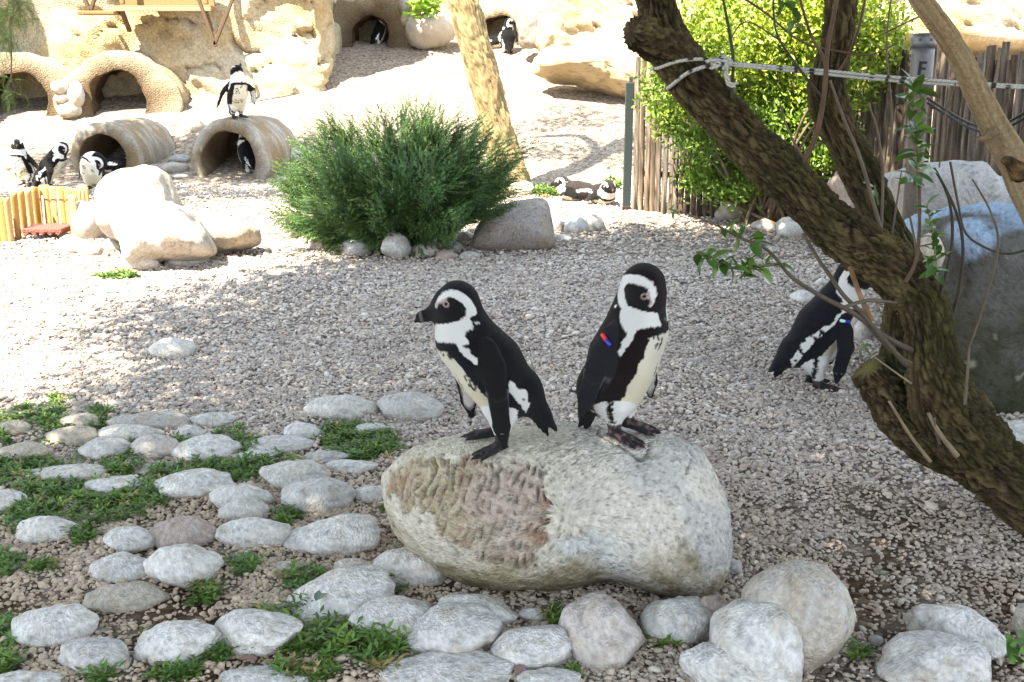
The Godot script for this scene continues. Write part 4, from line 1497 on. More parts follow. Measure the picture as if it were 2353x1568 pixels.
func leaf_mesh(ln: float, wd: float, c: Color, rows := 4, fold := 0.25, droop := 0.2) -> ArrayMesh:
	var v := PackedVector3Array()
	var col := PackedColorArray()
	var ix := PackedInt32Array()
	leaf_into(v, col, ix, Transform3D(), ln, wd, c, rows, fold, droop)
	return finish(v, col, ix, false)

func clump_mesh(n: int, spread: float, ln: float, wd: float, sd: int, rows := 2) -> ArrayMesh:
	var r := RandomNumberGenerator.new()
	r.seed = sd
	var v := PackedVector3Array()
	var col := PackedColorArray()
	var ix := PackedInt32Array()
	for i in n:
		var p := Vector3(r.randfn(), r.randfn() * 0.8, r.randfn()) * spread
		var d := (p.normalized() * 0.6 + Vector3(r.randfn(), r.randfn() * 0.6 + 0.2, r.randfn())).normalized()
		var g := r.randf_range(0.7, 1.25)
		leaf_into(v, col, ix, Transform3D(aim(d, r.randf() * TAU), p), ln * r.randf_range(0.7, 1.2), wd * r.randf_range(0.8, 1.15), Color(g, g, g * 0.95), rows, 0.3, 0.2)
	return finish(v, col, ix, false)

func build_leaning_tree() -> void:
	var root := thing("tree", "dark mossy leaning tree with a forked trunk and a rope tied round it", "tree", on(2353, 1230))
	var o := root.position
	var rel := func(a: Array) -> Array:
		var out := []
		for p in a:
			out.append((p as Vector3) - o)
		return out
	var R := func(a: Array, pts: Array) -> Array:
		var out := []
		for i in a.size():
			out.append((a[i] as float) / px_per_m(pts[i]))
		return out
	var brown := Color(0.080, 0.060, 0.034)
	var olive := Color(0.125, 0.098, 0.048)
	# the base limb rises from the ground at the right, the main stem leaves it
	var pb := path([[2690, 1420, 2.75], [2500, 1235, 2.95], [2353, 1124, 3.1], [2267, 1058, 3.2], [2157, 1003, 3.28], [2078, 945, 3.33], [2034, 892, 3.34], [1996, 846, 3.34]], 3, 3)
	part("trunk", tube(rel.call(pb), R.call([112, 88, 77, 77, 75, 64, 54, 43], pb), 90, brown, {"step": 0.008, "bark": 0.0080, "moss_shade": 0.6, "tone2": olive, "along": 11.0, "seed": 2, "cut": Color(0.17, 0.16, 0.04)}), M.bark, root)
	var pm := path([[2330, 1110, 3.17], [2235, 1010, 3.19], [2178, 941, 3.2], [2158, 888, 3.2], [2142, 818, 3.21], [2135, 768, 3.22], [2123, 706, 3.25], [2084, 650, 3.29], [2022, 597, 3.33], [1937, 536, 3.38], [1887, 492, 3.4], [1804, 405, 3.43], [1754, 360, 3.45], [1712, 318, 3.46], [1658, 258, 3.47], [1605, 201, 3.48], [1566, 150, 3.49], [1530, 85, 3.5], [1508, 0, 3.5], [1488, -120, 3.5], [1450, -300, 3.5], [1400, -620, 3.4]], 3, 3)
	part("trunk", tube(rel.call(pm), R.call([50, 76, 78, 70, 57, 53, 55, 59, 59, 57, 54, 52, 54, 50, 50, 53, 53, 47, 43, 44, 44, 42], pm), 100, brown, {"step": 0.007, "bark": 0.0075, "moss_shade": 0.3, "tone2": olive, "along": 12.0, "seed": 1}), M.bark, root)
	var pk := path([[1560, 120, 3.49], [1510, 95, 3.46], [1474, 80, 3.42], [1450, 74, 3.40]], 3, 3)
	part("limb_stub", tube(rel.call(pk), R.call([48, 46, 42, 32], pk), 60, brown, {"step": 0.006, "bark": 0.007, "moss_shade": 0.2, "tone2": olive, "seed": 5, "cut": Color(0.05, 0.035, 0.02)}), M.bark, root)
	var p2 := path([[2125, 690, 3.45], [2062, 572, 3.6], [2022, 492, 3.7], [1992, 423, 3.78], [1955, 350, 3.84], [1917, 272, 3.88], [1899, 210, 3.9], [1907, 160, 3.91], [1926, 90, 3.92], [1936, -30, 3.95], [1950, -400, 3.9]], 3, 3)
	part("limb", tube(rel.call(p2), R.call([40, 39, 40, 42, 42, 42, 43, 38, 34, 37, 36], p2), 80, brown, {"step": 0.009, "bark": 0.0060, "moss_shade": 0.35, "tone2": olive, "seed": 3}), M.bark, root)
	var ps := path([[2080, 965, 3.36], [2066, 860, 3.45], [2064, 760, 3.5], [2078, 655, 3.5]], 3, 3)
	part("limb", tube(rel.call(ps), R.call([52, 41, 36, 35], ps), 60, brown, {"step": 0.009, "bark": 0.0065, "moss_shade": 0.55, "tone2": olive, "seed": 4}), M.bark, root)
	# twigs: [points, radius in px at both ends, tone]
	var grey := Color(0.10, 0.08, 0.055)
	var red := Color(0.085, 0.05, 0.032)
	var darkt := Color(0.04, 0.032, 0.022)
	var twigs := [
		[[[1849, 372, 3.38], [1878, 302, 3.36], [1895, 210, 3.34], [1903, 105, 3.32], [1924, -10, 3.3], [1930, -120, 3.3]], 9.0, 6.0, red],
		[[[2025, 530, 3.36], [1979, 370, 3.34], [1941, 277, 3.33], [1908, 185, 3.32]], 6.5, 3.5, grey],
		[[[2025, 530, 3.36], [2029, 399, 3.38], [2017, 302, 3.40], [1996, 240, 3.42]], 5.0, 2.5, grey],
		[[[2046, 560, 3.4], [2056, 500, 3.42], [2068, 420, 3.44], [2072, 392, 3.45]], 3.5, 2.0, grey],
		[[[1680, 225, 3.42], [1685, 143, 3.4], [1676, 71, 3.4], [1660, -10, 3.4]], 5.5, 4.0, darkt],
		[[[1895, 200, 3.34], [1895, 139, 3.36], [1865, 84, 3.38], [1836, -10, 3.4]], 5.5, 4.0, red],
		[[[1890, 225, 3.36], [1832, 151, 3.38], [1785, 76, 3.4], [1777, -10, 3.42]], 4.5, 3.0, darkt],
		[[[1680, 90, 3.42], [1696, 62, 3.42], [1722, 50, 3.42], [1773, 80, 3.42], [1800, 100, 3.42]], 2.2, 2.2, red],
		[[[2042, 360, 3.5], [2050, 294, 3.5], [2046, 210, 3.5], [2038, 126, 3.5], [2042, 42, 3.5], [2050, -10, 3.5]], 3.6, 2.6, grey],
		[[[2122, 34, 3.05], [2067, 59, 3.2], [2017, 84, 3.4]], 3.0, 2.0, red],
		[[[1700, -10, 3.5], [1760, 30, 3.5], [1840, 95, 3.5], [1930, 118, 3.5], [2000, 126, 3.5], [2060, 100, 3.5]], 3.6, 2.4, red],
		[[[1990, -10, 3.6], [1975, 60, 3.6], [1950, 130, 3.7], [1925, 170, 3.75]], 4.0, 5.0, red],
		[[[2197, 190, 3.3], [2171, 273, 3.3], [2159, 385, 3.3]], 2.4, 2.4, grey],
		[[[2184, 372, 3.3], [2201, 462, 3.3], [2218, 533, 3.3], [2260, 567, 3.28], [2315, 584, 3.25], [2370, 570, 3.2]], 3.6, 3.6, grey * 0.6],
		[[[2235, 412, 3.2], [2277, 487, 3.2], [2294, 567, 3.2], [2259, 706, 3.2], [2220, 815, 3.22]], 2.6, 4.6, grey],
		[[[2147, 386, 3.25], [2180, 454, 3.25], [2189, 546, 3.25], [2172, 640, 3.24], [2150, 720, 3.2]], 4.0, 5.0, darkt],
		[[[2150, 390, 3.25], [2195, 480, 3.25], [2213, 560, 3.25], [2206, 660, 3.24], [2180, 760, 3.2]], 4.0, 5.5, darkt],
		[[[2113, 400, 3.25], [2113, 525, 3.24], [2105, 600, 3.22], [2080, 650, 3.2]], 4.0, 7.0, red],
		[[[2085, 470, 3.25], [2100, 540, 3.25], [2110, 600, 3.22]], 3.0, 4.0, grey],
		[[[1649, 519, 3.15], [1711, 552, 3.13], [1759, 571, 3.12], [1788, 600, 3.1], [1822, 639, 3.1], [1889, 682, 3.1], [1961, 720, 3.1], [2033, 773, 3.12], [2095, 805, 3.16]], 3.0, 9.0, grey * 0.75],
		[[[1565, 488, 3.2], [1605, 500, 3.18], [1649, 519, 3.15]], 1.8, 3.0, grey],
		[[[1790, 606, 3.1], [1731, 614, 3.08], [1680, 616, 3.06], [1600, 580, 3.05]], 4.5, 2.0, grey * 0.8],
		[[[1846, 538, 3.3], [1880, 595, 3.22], [1908, 634, 3.16], [1937, 677, 3.12], [1985, 725, 3.1], [2033, 783, 3.1], [2085, 840, 3.14]], 5.0, 8.0, grey * 0.7],
		[[[1954, 615, 3.25], [1976, 677, 3.15], [2003, 738, 3.1]], 7.0, 8.0, Color(0.16, 0.09, 0.045)],
		[[[1942, 706, 3.1], [1994, 691, 3.1], [2060, 696, 3.2]], 6.0, 5.0, grey],
		[[[2139, 1062, 3.08], [2091, 999, 3.1], [2043, 922, 3.1]], 6.0, 4.0, Color(0.17, 0.13, 0.08)],
		[[[2200, 1048, 3.06], [2158, 994, 3.06], [2134, 950, 3.06]], 9.0, 5.0, Color(0.17, 0.13, 0.08)],
		[[[2009, 820, 3.2], [2050, 850, 3.16], [2095, 882, 3.16]], 2.5, 3.5, Color(0.18, 0.15, 0.10)],
		[[[2218, 930, 3.05], [2222, 880, 3.05], [2228, 800, 3.06]], 5.0, 3.5, grey],
		[[[1990, 745, 3.12], [2040, 800, 3.12], [2095, 835, 3.14]], 3.5, 4.0, grey],
		[[[1850, 372, 3.40], [1832, 340, 3.4], [1808, 290, 3.42], [1790, 225, 3.45]], 4.5, 2.0, grey],
		[[[2160, 1020, 3.08], [2150, 985, 3.06], [2148, 960, 3.05]], 5.0, 3.0, grey],
	]
	for t in twigs:
		var pts := path(t[0], 3, 3)
		var n: int = pts.size()
		var rad := []
		for i in n:
			rad.append(lerpf(t[1], t[2], i / (n - 1.0)) / px_per_m(pts[i]) * 0.78)
		part("twig", tube(rel.call(pts), rad, 8, t[3], {"step": 0.02, "tone2": (t[3] as Color) * 1.2}), M.twig, root)
	# leafy shoots
	rng.seed = 31
	var greens := []
	for i in 4:
		var l := []
		for k in 3:
			l.append(leaf_mesh(1.0, 0.30 + 0.05 * i, [Color(0.045, 0.10, 0.016), Color(0.065, 0.135, 0.02), Color(0.10, 0.19, 0.03)][k], 5, 0.3, 0.15 + 0.08 * i))
		greens.append(l)
	var shoots := [
		[[[1600, 578, 3.05], [1640, 600, 3.05], [1690, 616, 3.06], [1740, 612, 3.08]], 34, 0.064],
		[[[1650, 519, 3.15], [1700, 545, 3.14], [1752, 566, 3.12]], 15, 0.060],
		[[[1700, 640, 3.06], [1730, 616, 3.07], [1790, 606, 3.1]], 14, 0.058],
		[[[2098, 255, 3.2], [2098, 215, 3.2], [2102, 198, 3.2]], 17, 0.074],
		[[[2110, 360, 3.22], [2105, 320, 3.2], [2108, 285, 3.2]], 20, 0.072],
		[[[2100, 430, 3.22], [2105, 400, 3.2], [2112, 370, 3.2]], 15, 0.068],
		[[[2150, 640, 3.22], [2148, 560, 3.2], [2130, 470, 3.2]], 34, 0.054],
		[[[2000, 815, 3.05], [1990, 800, 3.04], [1980, 785, 3.03]], 4, 0.038],
		[[[1785, 40, 3.35], [1800, 15, 3.35], [1795, -20, 3.35]], 7, 0.055],
		[[[1850, 70, 3.36], [1830, 50, 3.36], [1820, 20, 3.36]], 6, 0.05],
		[[[1560, 488, 3.2], [1545, 484, 3.2], [1538, 480, 3.2]], 4, 0.032],
		[[[2018, 470, 3.4], [2012, 440, 3.4], [2010, 425, 3.4]], 2, 0.05],
	]
	for s in shoots:
		var pts := path(s[0], 3, 3)
		var rp: Array = rel.call(pts)
		var st := part("shoot", tube(rp, [0.0035, 0.003, 0.0025, 0.002].slice(0, rp.size()), 6, Color(0.10, 0.13, 0.04), {"step": 0.02}), M.twig, root)
		for i in s[1]:
			var t: float = (i + 0.5) / s[1]
			var f: float = t * (rp.size() - 1)
			var k := mini(int(f), rp.size() - 2)
			var p: Vector3 = (rp[k] as Vector3).lerp(rp[k + 1], f - k)
			var ax := ((rp[k + 1] as Vector3) - (rp[k] as Vector3)).normalized()
			var sd := aim(ax).x.rotated(ax, i * 2.4 + rng.randf_range(-0.4, 0.4))
			var dir := (sd * 0.9 + ax * rng.randf_range(-0.3, 0.9) + Vector3(rng.randfn() * 0.3, 0.2 + rng.randfn() * 0.3, rng.randfn() * 0.3)).normalized()
			var sz: float = s[2] * rng.randf_range(0.75, 1.15)
			var lf := part("leaf", greens[rng.randi() % 4][rng.randi() % 3], M.leaf, st, p)
			lf.basis = aim(dir, rng.randf_range(-0.6, 0.6)).scaled_local(Vector3.ONE * sz)
	# the crown overhead, out of the frame, that shades the foreground
	crown(root, o, [Vector3(-0.6, 4.6, -1.0)], 0)

func crown(root: Node3D, o: Vector3, _c: Array, which: int) -> void:
	var clump: ArrayMesh = M.get_or_add("clump", clump_mesh(26, 0.15, 0.115, 0.042, 7))
	rng.seed = 41 + which
	var xf := []
	var cols := []
	var spots: Array = CROWNS[which]
	for s in spots:
		var c: Vector3 = s[0]
		var r: Vector3 = s[1]
		for i in int(s[2]):
			var p := Vector3(rng.randfn(), rng.randfn(), rng.randfn())
			if p.length() > 1.0:
				p = p.normalized() * pow(rng.randf(), 0.33)
			p = c + p * r
			var hole := nA.get_noise_3dv(p * 0.9 + Vector3(which * 20.0, 0, 0))
			if hole < float(s[3]) or p.y < (2.2 + maxf(0.0, -p.z) * 0.09):
				continue
			xf.append(Transform3D(Basis.from_euler(Vector3(rng.randf() * 0.6, rng.randf() * TAU, rng.randf() * 0.6)).scaled(Vector3.ONE * rng.randf_range(0.8, 1.3)), p - o))
			var g := rng.randf_range(0.75, 1.3)
			cols.append(Color(0.075 * g, 0.125 * g, 0.022 * g))
	var m := many("crown", clump, M.leaf, xf, cols, root)
	m.set_meta("label", "leafy crown overhead")

const CROWNS := [
	[[Vector3(-0.4, 5.0, -1.2), Vector3(3.9, 0.9, 3.4), 5200, -0.62], [Vector3(-3.6, 4.8, 1.6), Vector3(2.6, 0.9, 2.8), 2300, -0.5], [Vector3(2.2, 4.6, -3.2), Vector3(2.6, 0.8, 2.6), 2200, -0.5], [Vector3(-0.6, 4.4, -4.4), Vector3(1.9, 0.7, 1.6), 1200, -0.5], [Vector3(-0.8, 4.4, -5.9), Vector3(1.5, 0.6, 0.8), 420, -0.3], [Vector3(1.6, 4.4, -5.6), Vector3(1.6, 0.6, 1.2), 620, -0.3], [Vector3(-2.9, 4.4, -3.6), Vector3(1.3, 0.5, 1.2), 560, -0.35], [Vector3(-2.1, 4.4, -4.6), Vector3(1.3, 0.5, 1.3), 700, -0.5], [Vector3(2.0, 3.7, -0.8), Vector3(2.3, 0.6, 2.2), 2600, -0.7]],
	[[Vector3(-0.9, 6.2, -11.0), Vector3(2.2, 1.0, 1.3), 420, 0.12], [Vector3(0.3, 6.2, -9.8), Vector3(1.6, 0.7, 0.9), 180, 0.12]],
	[[Vector3(-5.8, 5.0, -8.6), Vector3(2.0, 0.8, 1.2), 420, 0.0], [Vector3(-5.6, 5.0, -10.5), Vector3(2.3, 0.7, 1.0), 900, -0.12]],
]

func build_slender_tree() -> void:
	var base := on(1182, 442)
	var root := thing("tree", "slender sunlit tree trunk with grooved tan bark behind the shrub", "tree", base)
	var pts := path([[1190, 470, 11.5], [1180, 430, 11.5], [1150, 330, 11.5], [1118, 200, 11.45], [1085, 80, 11.4], [1058, -30, 11.35], [1030, -180, 11.3], [990, -500, 11.2], [960, -900, 11.2]], 1, 1)
	var rp := []
	for p in pts:
		rp.append(p - base)
	part("trunk", tube(rp, [0.215, 0.19, 0.168, 0.16, 0.155, 0.15, 0.14, 0.12, 0.09], 80, Color(0.36, 0.26, 0.14), {"step": 0.02, "bark": 0.009, "moss_shade": 0.06, "tone2": Color(0.44, 0.36, 0.19), "along": 5.0, "seed": 8, "contrast": 0.55}), M.bark, root)
	var top: Vector3 = rp[-1]
	for q in [Vector3(-1.8, 1.4, 0.6), Vector3(0.9, 1.2, -0.9), Vector3(1.0, 1.5, 1.2)]:
		part("limb", tube([top - Vector3(0, 0.8, 0), top.lerp(top + q, 0.5) + Vector3(0, 0.2, 0), top + q], [0.08, 0.06, 0.03], 10, Color(0.36, 0.26, 0.14), {"step": 0.08}), M.bark, root)
	crown(root, base, [], 1)

func build_left_tree() -> void:
	# stands left of the frame; a low spray of it hangs into the upper left corner
	var base := Vector3(-7.4, terr(-7.4, -9.4), -9.4)
	var root := thing("tree", "feathery green tree whose sprays hang in at the upper left corner", "tree", base)
	part("trunk", tube([Vector3(0, -0.1, 0), Vector3(0.2, 2.0, 0), Vector3(0.8, 3.6, 0.2), Vector3(1.6, 5.0, 0.4)], [0.16, 0.13, 0.10, 0.06], 14, Color(0.2, 0.15, 0.09), {"step": 0.06}), M.bark, root)
	var xf := []
	var cols := []
	rng.seed = 55
	for q in [[14, 40, 110, 40], [8, 95, 40, 26], [42, 8, 40, 22], [25, 185, 10, 10], [30, 215, 12, 10]]:
		for i in int(q[2]):
			var p := at_d(q[0] + rng.randfn() * q[3] * 0.6, q[1] + rng.randfn() * q[3] * 0.5, rng.randf_range(9.2, 9.8))
			xf.append(Transform3D(Basis.from_euler(Vector3(rng.randf_range(1.2, 3.0), rng.randf() * TAU, 0)).scaled(Vector3.ONE * rng.randf_range(0.22, 0.40)), p - base))
			var g := rng.randf_range(0.7, 1.4)
			cols.append(Color(0.055 * g, 0.10 * g, 0.02 * g))
	many("foliage", spray_mesh(3), M.needle, xf, cols, root)
	part("limb", tube([Vector3(0.3, 2.2, 0), at_d(-30, -20, 9.5) - base, at_d(20, 60, 9.5) - base, at_d(25, 190, 9.5) - base], [0.03, 0.02, 0.01, 0.005], 8, Color(0.16, 0.12, 0.08), {"step": 0.05}), M.bark, root)
	crown(root, base, [], 2)

func spray_mesh(sd: int) -> ArrayMesh:
	# a branchlet 0.42 m long that arches and lifts its tip, set with needles
	var r := RandomNumberGenerator.new()
	r.seed = sd
	var v := PackedVector3Array()
	var col := PackedColorArray()
	var ix := PackedInt32Array()
	var L := 0.42
	var mid := func(t: float) -> Vector3:
		return Vector3(0, L * t, -(0.10 * L * sin(t * PI) - 0.35 * L * t * t * t))
	for i in 17:
		# side twiglets, alternating, longest low down; the last is the tip itself
		var t := 0.12 + 0.88 * i / 16.0
		var root: Vector3 = mid.call(t)
		var sgn := 1.0 if i % 2 == 0 else -1.0
		var dir := Vector3(sgn * (1.0 - 0.9 * t * t), 0.95 + 0.3 * t, 0.35 * r.randfn() + 0.25 * t).normalized()
		var tl := (0.105 * (1.0 - 0.55 * t) + 0.015) * r.randf_range(0.8, 1.2)
		for k in 17:
			var u := (k + 0.5) / 17.0
			var p := root + dir * tl * u + Vector3(0, 0, 0.12 * tl * u * u)
			var ang := k * 2.39996 + i
			var sx := aim(dir)
			var d := (sx.x * cos(ang) + sx.z * sin(ang) + dir * 0.9).normalized()
			var ln := 0.019 * (1.0 - 0.35 * u) * r.randf_range(0.75, 1.25)
			var sdv := d.cross(dir).normalized() * 0.0031
			var q := v.size()
			v.append_array([p - sdv, p + sdv, p + d * ln * 0.55 + sdv * 0.9, p + d * ln])
			var g := r.randf_range(0.75, 1.2) * (0.8 + 0.5 * u * t + 0.25 * t)
			for n in 4:
				col.append(Color(g * (1.0 + 0.25 * u), g, g * 0.95))
			ix.append_array([q, q + 1, q + 2, q, q + 2, q + 3])
	for i in 5:
		var t0 := i / 5.0
		var t1 := (i + 1) / 5.0
		var p0 := Vector3(0, L * t0, -(0.10 * L * sin(t0 * PI) - 0.35 * L * t0 * t0 * t0))
		var p1 := Vector3(0, L * t1, -(0.10 * L * sin(t1 * PI) - 0.35 * L * t1 * t1 * t1))
		var b := v.size()
		v.append_array([p0 + Vector3(0.003, 0, 0), p0 + Vector3(-0.002, 0, 0.003), p0 + Vector3(-0.002, 0, -0.003), p1])
		for k in 4:
			col.append(Color(1.6, 1.3, 1.2))
		ix.append_array([b, b + 1, b + 3, b + 1, b + 2, b + 3, b + 2, b, b + 3])
	return finish(v, col, ix, false)

func build_shrub() -> void:
	var base := on(930, 570)
	var root := thing("shrub", "dark green feathery evergreen shrub ringed by stones", "shrub", base)
	rng.seed = 61
	var xf := []
	var cols := []
	# lobes of the outline in the picture: where each main limb ends, and how far it leans to or from us
	var ends := [[668, 470], [655, 425], [662, 520], [672, 400], [700, 372], [705, 330], [690, 545], [735, 300], [765, 275], [800, 290], [830, 320], [780, 340], [850, 262], [890, 245], [925, 255], [962, 238], [985, 262], [1010, 290], [950, 300], [1045, 275], [1090, 282], [1062, 320], [1110, 310], [1150, 325], [1165, 350], [1150, 400], [1165, 435], [1140, 480], [1100, 500], [1050, 530], [1120, 450], [1075, 370],
		[760, 560], [820, 570], [900, 575], [960, 565], [1010, 550], [730, 500], [790, 450], [860, 420], [930, 400], [1000, 420], [870, 520], [980, 500], [760, 400], [1040, 460], [900, 340], [830, 500], [700, 450], [1090, 430], [840, 375], [955, 350], [1010, 370], [720, 420], [780, 520], [940, 470]]
	for e in ends:
		var far_: float = rng.randf_range(-0.55, 0.55)
		if e[1] > 330 and e[0] > 720 and e[0] < 1060:
			far_ = -rng.randf_range(0.15, 0.75)
		if e[1] > 540:
			far_ = -0.20
		var tip := at_d(e[0], e[1], -base.z + far_) - base
		tip.y = tip.y * 0.84 if tip.y > 0.3 else tip.y
		var st := Vector3(rng.randfn() * 0.10, 0.06, rng.randfn() * 0.1)
		var mid := st.lerp(tip, 0.5) + Vector3(0, 0.05 + 0.10 * rng.randf(), 0)
		if e[1] > 540:
			mid.y += 0.12
		part("limb", tube([st, mid, tip.lerp(mid, 0.15)], [0.014, 0.009, 0.004], 6, Color(0.13, 0.09, 0.06), {"step": 0.06}), M.twig, root)
		for i in 40:
			var t := rng.randf_range(0.28, 1.0)
			var p := st.lerp(mid, t * 2.0) if t < 0.5 else mid.lerp(tip, t * 2.0 - 1.0)
			var ax := (tip - mid).normalized()
			var away := Vector3(p.x, 0, p.z).normalized()
			var d := (ax * 0.75 + away * 0.55 + Vector3(rng.randfn() * 0.34, rng.randfn() * 0.26 + 0.02, rng.randfn() * 0.34)).normalized()
			var sz := rng.randf_range(0.55, 1.0) if t < 0.72 else rng.randf_range(0.75, 1.25)
			p -= d * 0.42 * sz * (0.7 if t > 0.8 else 0.45)
			xf.append(Transform3D(aim(d, rng.randfn() * 0.5).scaled_local(Vector3.ONE * sz), p))
			var g := rng.randf_range(0.7, 1.35)
			var y := rng.randf()
			cols.append(Color((0.045 + 0.05 * y) * g, (0.105 + 0.06 * y) * g, (0.030 + 0.012 * y) * g))
	many("foliage", spray_mesh(4), M.needle, xf, cols, root)

func build_bright_bush() -> void:
	var base := at_d(1760, 500, 9.2)
	base.y = terr(base.x, base.z)
	var root := thing("bush", "bright yellow-green leafy bush in front of the picket fence", "bush", base)
	rng.seed = 71
	var xf := []
	var cols := []
	var lobes := [[1560, 190, 80], [1530, 250, 55], [1600, 325, 55], [1555, 285, 40], [1640, 110, 70], [1610, 60, 60], [1660, 20, 50], [1720, 100, 90], [1700, 220, 110], [1760, 300, 100], [1680, 365, 75], [1620, 395, 50], [1740, 395, 42], [1640, 430, 45], [1705, 425, 45], [1590, 415, 35], [1850, 60, 90], [1820, 180, 100], [1900, 20, 80], [1990, 60, 80], [1980, 140, 70], [1940, 210, 70], [2030, 110, 50], [1850, 300, 80], [1870, 370, 50], [1800, 20, 80], [1560, 140, 40], [1515, 160, 26], [1925, 300, 40]]
	for l in lobes:
		var n := int(l[2] * l[2] * 0.0195)
		var dd := (9.15 if l[0] < 1880 else 8.6) + rng.randfn() * 0.22
		var c := at_d(l[0], l[1], dd)
		var r: float = l[2] / 265.0
		part("limb", tube([Vector3(rng.randfn() * 0.1, 0, rng.randfn() * 0.1), (c - base) * 0.55 + Vector3(rng.randfn() * 0.08, 0, 0), c - base], [0.018, 0.012, 0.005], 6, Color(0.16, 0.12, 0.08), {"step": 0.08}), M.twig, root)
		for i in n:
			var p := Vector3(rng.randfn(), rng.randfn(), rng.randfn())
			p = p.normalized() * pow(rng.randf(), 0.45) * r
			p.z *= 0.9
			xf.append(Transform3D(Basis.from_euler(Vector3(rng.randfn() * 0.4, rng.randf() * TAU, rng.randfn() * 0.4)).scaled(Vector3.ONE * rng.randf_range(0.7, 1.2)), c - base + p))
			var g := rng.randf_range(0.75, 1.25)
			var yl := clampf((300.0 - l[1]) / 300.0 + rng.randfn() * 0.3, 0, 1)
			cols.append(Color(lerpf(0.14, 0.30, yl) * g, lerpf(0.24, 0.36, yl) * g, 0.03 * g))
	many("foliage", clump_mesh(12, 0.045, 0.062, 0.021, 17, 3), M.laurel, xf, cols, root)

func build_tan_branch() -> void:
	var base := on(2640, 1300)
	var root := thing("tree", "smooth tan branch crossing the upper right corner in front of the fence", "tree branch", base)
	var pts := path([[2700, 1420, 2.75], [2640, 1180, 2.85], [2540, 850, 2.95], [2440, 600, 3.0], [2372, 460, 3.0], [2325, 360, 3.0], [2272, 262, 3.0], [2215, 145, 3.0], [2150, 45, 3.0], [2095, -40, 3.0], [1980, -300, 3.0], [1900, -700, 3.0]], 1, 1)
	var rp := []
	for p in pts:
		rp.append(p - base)
	part("branch", tube(rp, [0.08, 0.072, 0.062, 0.052, 0.045, 0.040, 0.034, 0.030, 0.028, 0.027, 0.025, 0.02], 40, Color(0.30, 0.22, 0.12), {"step": 0.012, "bark": 0.0022, "along": 3.0, "contrast": 0.3, "moss_shade": 0.05, "tone2": Color(0.38, 0.30, 0.18), "seed": 9}), M.bark, root)
	var sp := path([[2345, 400, 2.98], [2322, 375, 2.95], [2306, 368, 2.93]], 1, 1)
	part("stub", tube([sp[0] - base, sp[1] - base, sp[2] - base], [0.03, 0.018, 0.008], 12, Color(0.16, 0.10, 0.05), {"step": 0.01, "bark": 0.002}), M.bark, root)
	var s2 := path([[2285, 300, 2.98], [2262, 318, 2.96], [2245, 318, 2.95]], 1, 1)
	part("stub", tube([s2[0] - base, s2[1] - base, s2[2] - base], [0.018, 0.010, 0.005], 10, Color(0.22, 0.16, 0.1), {"step": 0.01}), M.bark, root)

func sprig_mesh(sd: int, n: int, h: float) -> ArrayMesh:
	var r := RandomNumberGenerator.new()
	r.seed = sd
	var v := PackedVector3Array()
	var col := PackedColorArray()
	var ix := PackedInt32Array()
	for s in 3:
		var lean := Vector3(r.randfn() * 0.5, 1, r.randfn() * 0.5).normalized()
		var o := Vector3(r.randfn(), 0, r.randfn()) * 0.008
		for i in n:
			var t := (i + 1.0) / n
			var p := o + lean * h * t
			var ang := i * 2.4 + s
			var d := (Vector3(cos(ang), 0.45 + 0.7 * t, sin(ang))).normalized()
			var g := r.randf_range(0.75, 1.2)
			leaf_into(v, col, ix, Transform3D(aim(d, r.randfn() * 0.3), p), 0.038 * r.randf_range(0.7, 1.25), 0.0105, Color(g, g, g), 2, 0.3, 0.25)
		var b := v.size()
		v.append_array([o + Vector3(0.001, 0, 0), o - Vector3(0.001, 0, 0), o + lean * h])
		for k in 3:
			col.append(Color(1.2, 1.0, 0.9))
		ix.append_array([b, b + 1, b + 2])
	return finish(v, col, ix, false)

func weeds(list: Array) -> void:
	var ms: Array = M.get_or_add("sprigs", [sprig_mesh(1, 7, 0.055), sprig_mesh(2, 9, 0.08)])
	for l in list:
		var xf := []
		var cols := []
		rng.seed = int(l[0][0][0] * 3 + l[0][0][1])
		var c0 := on(l[0][0][0], l[0][0][1])
		for e in l[0]:
			# e: middle x, y, half width, half height in the picture, sprigs
			for i in int(e[4] * 0.46):
				var a := rng.randf() * TAU
				var rr := pow(rng.randf(), 0.6)
				var p := on(e[0] + cos(a) * rr * e[2], e[1] + sin(a) * rr * e[3] + 6.0)
				var s := rng.randf_range(0.35, 0.95) * float(l[3] if l.size() > 3 else 1.0)
				xf.append(Transform3D(Basis(Vector3.UP, rng.randf() * TAU).rotated(Vector3(rng.randfn(), 0, rng.randfn()).normalized(), rng.randfn() * 0.35).scaled(Vector3(s, s * rng.randf_range(0.3, 0.72), s)), p - c0))
				var g := rng.randf_range(0.7, 1.3)
				var y := rng.randf()
				if rng.randf() < 0.06:
					cols.append(Color(0.30 * g, 0.25 * g, 0.09 * g))
					continue
				cols.append(Color((0.075 + 0.06 * y) * g, (0.16 + 0.06 * y) * g, 0.03 * g))
		var o := many("weed_patch", ms[1 if l.size() > 4 else 0], M.weed, xf, cols, self)
		o.position = c0
		tag(o, l[1], "weeds", l[2])

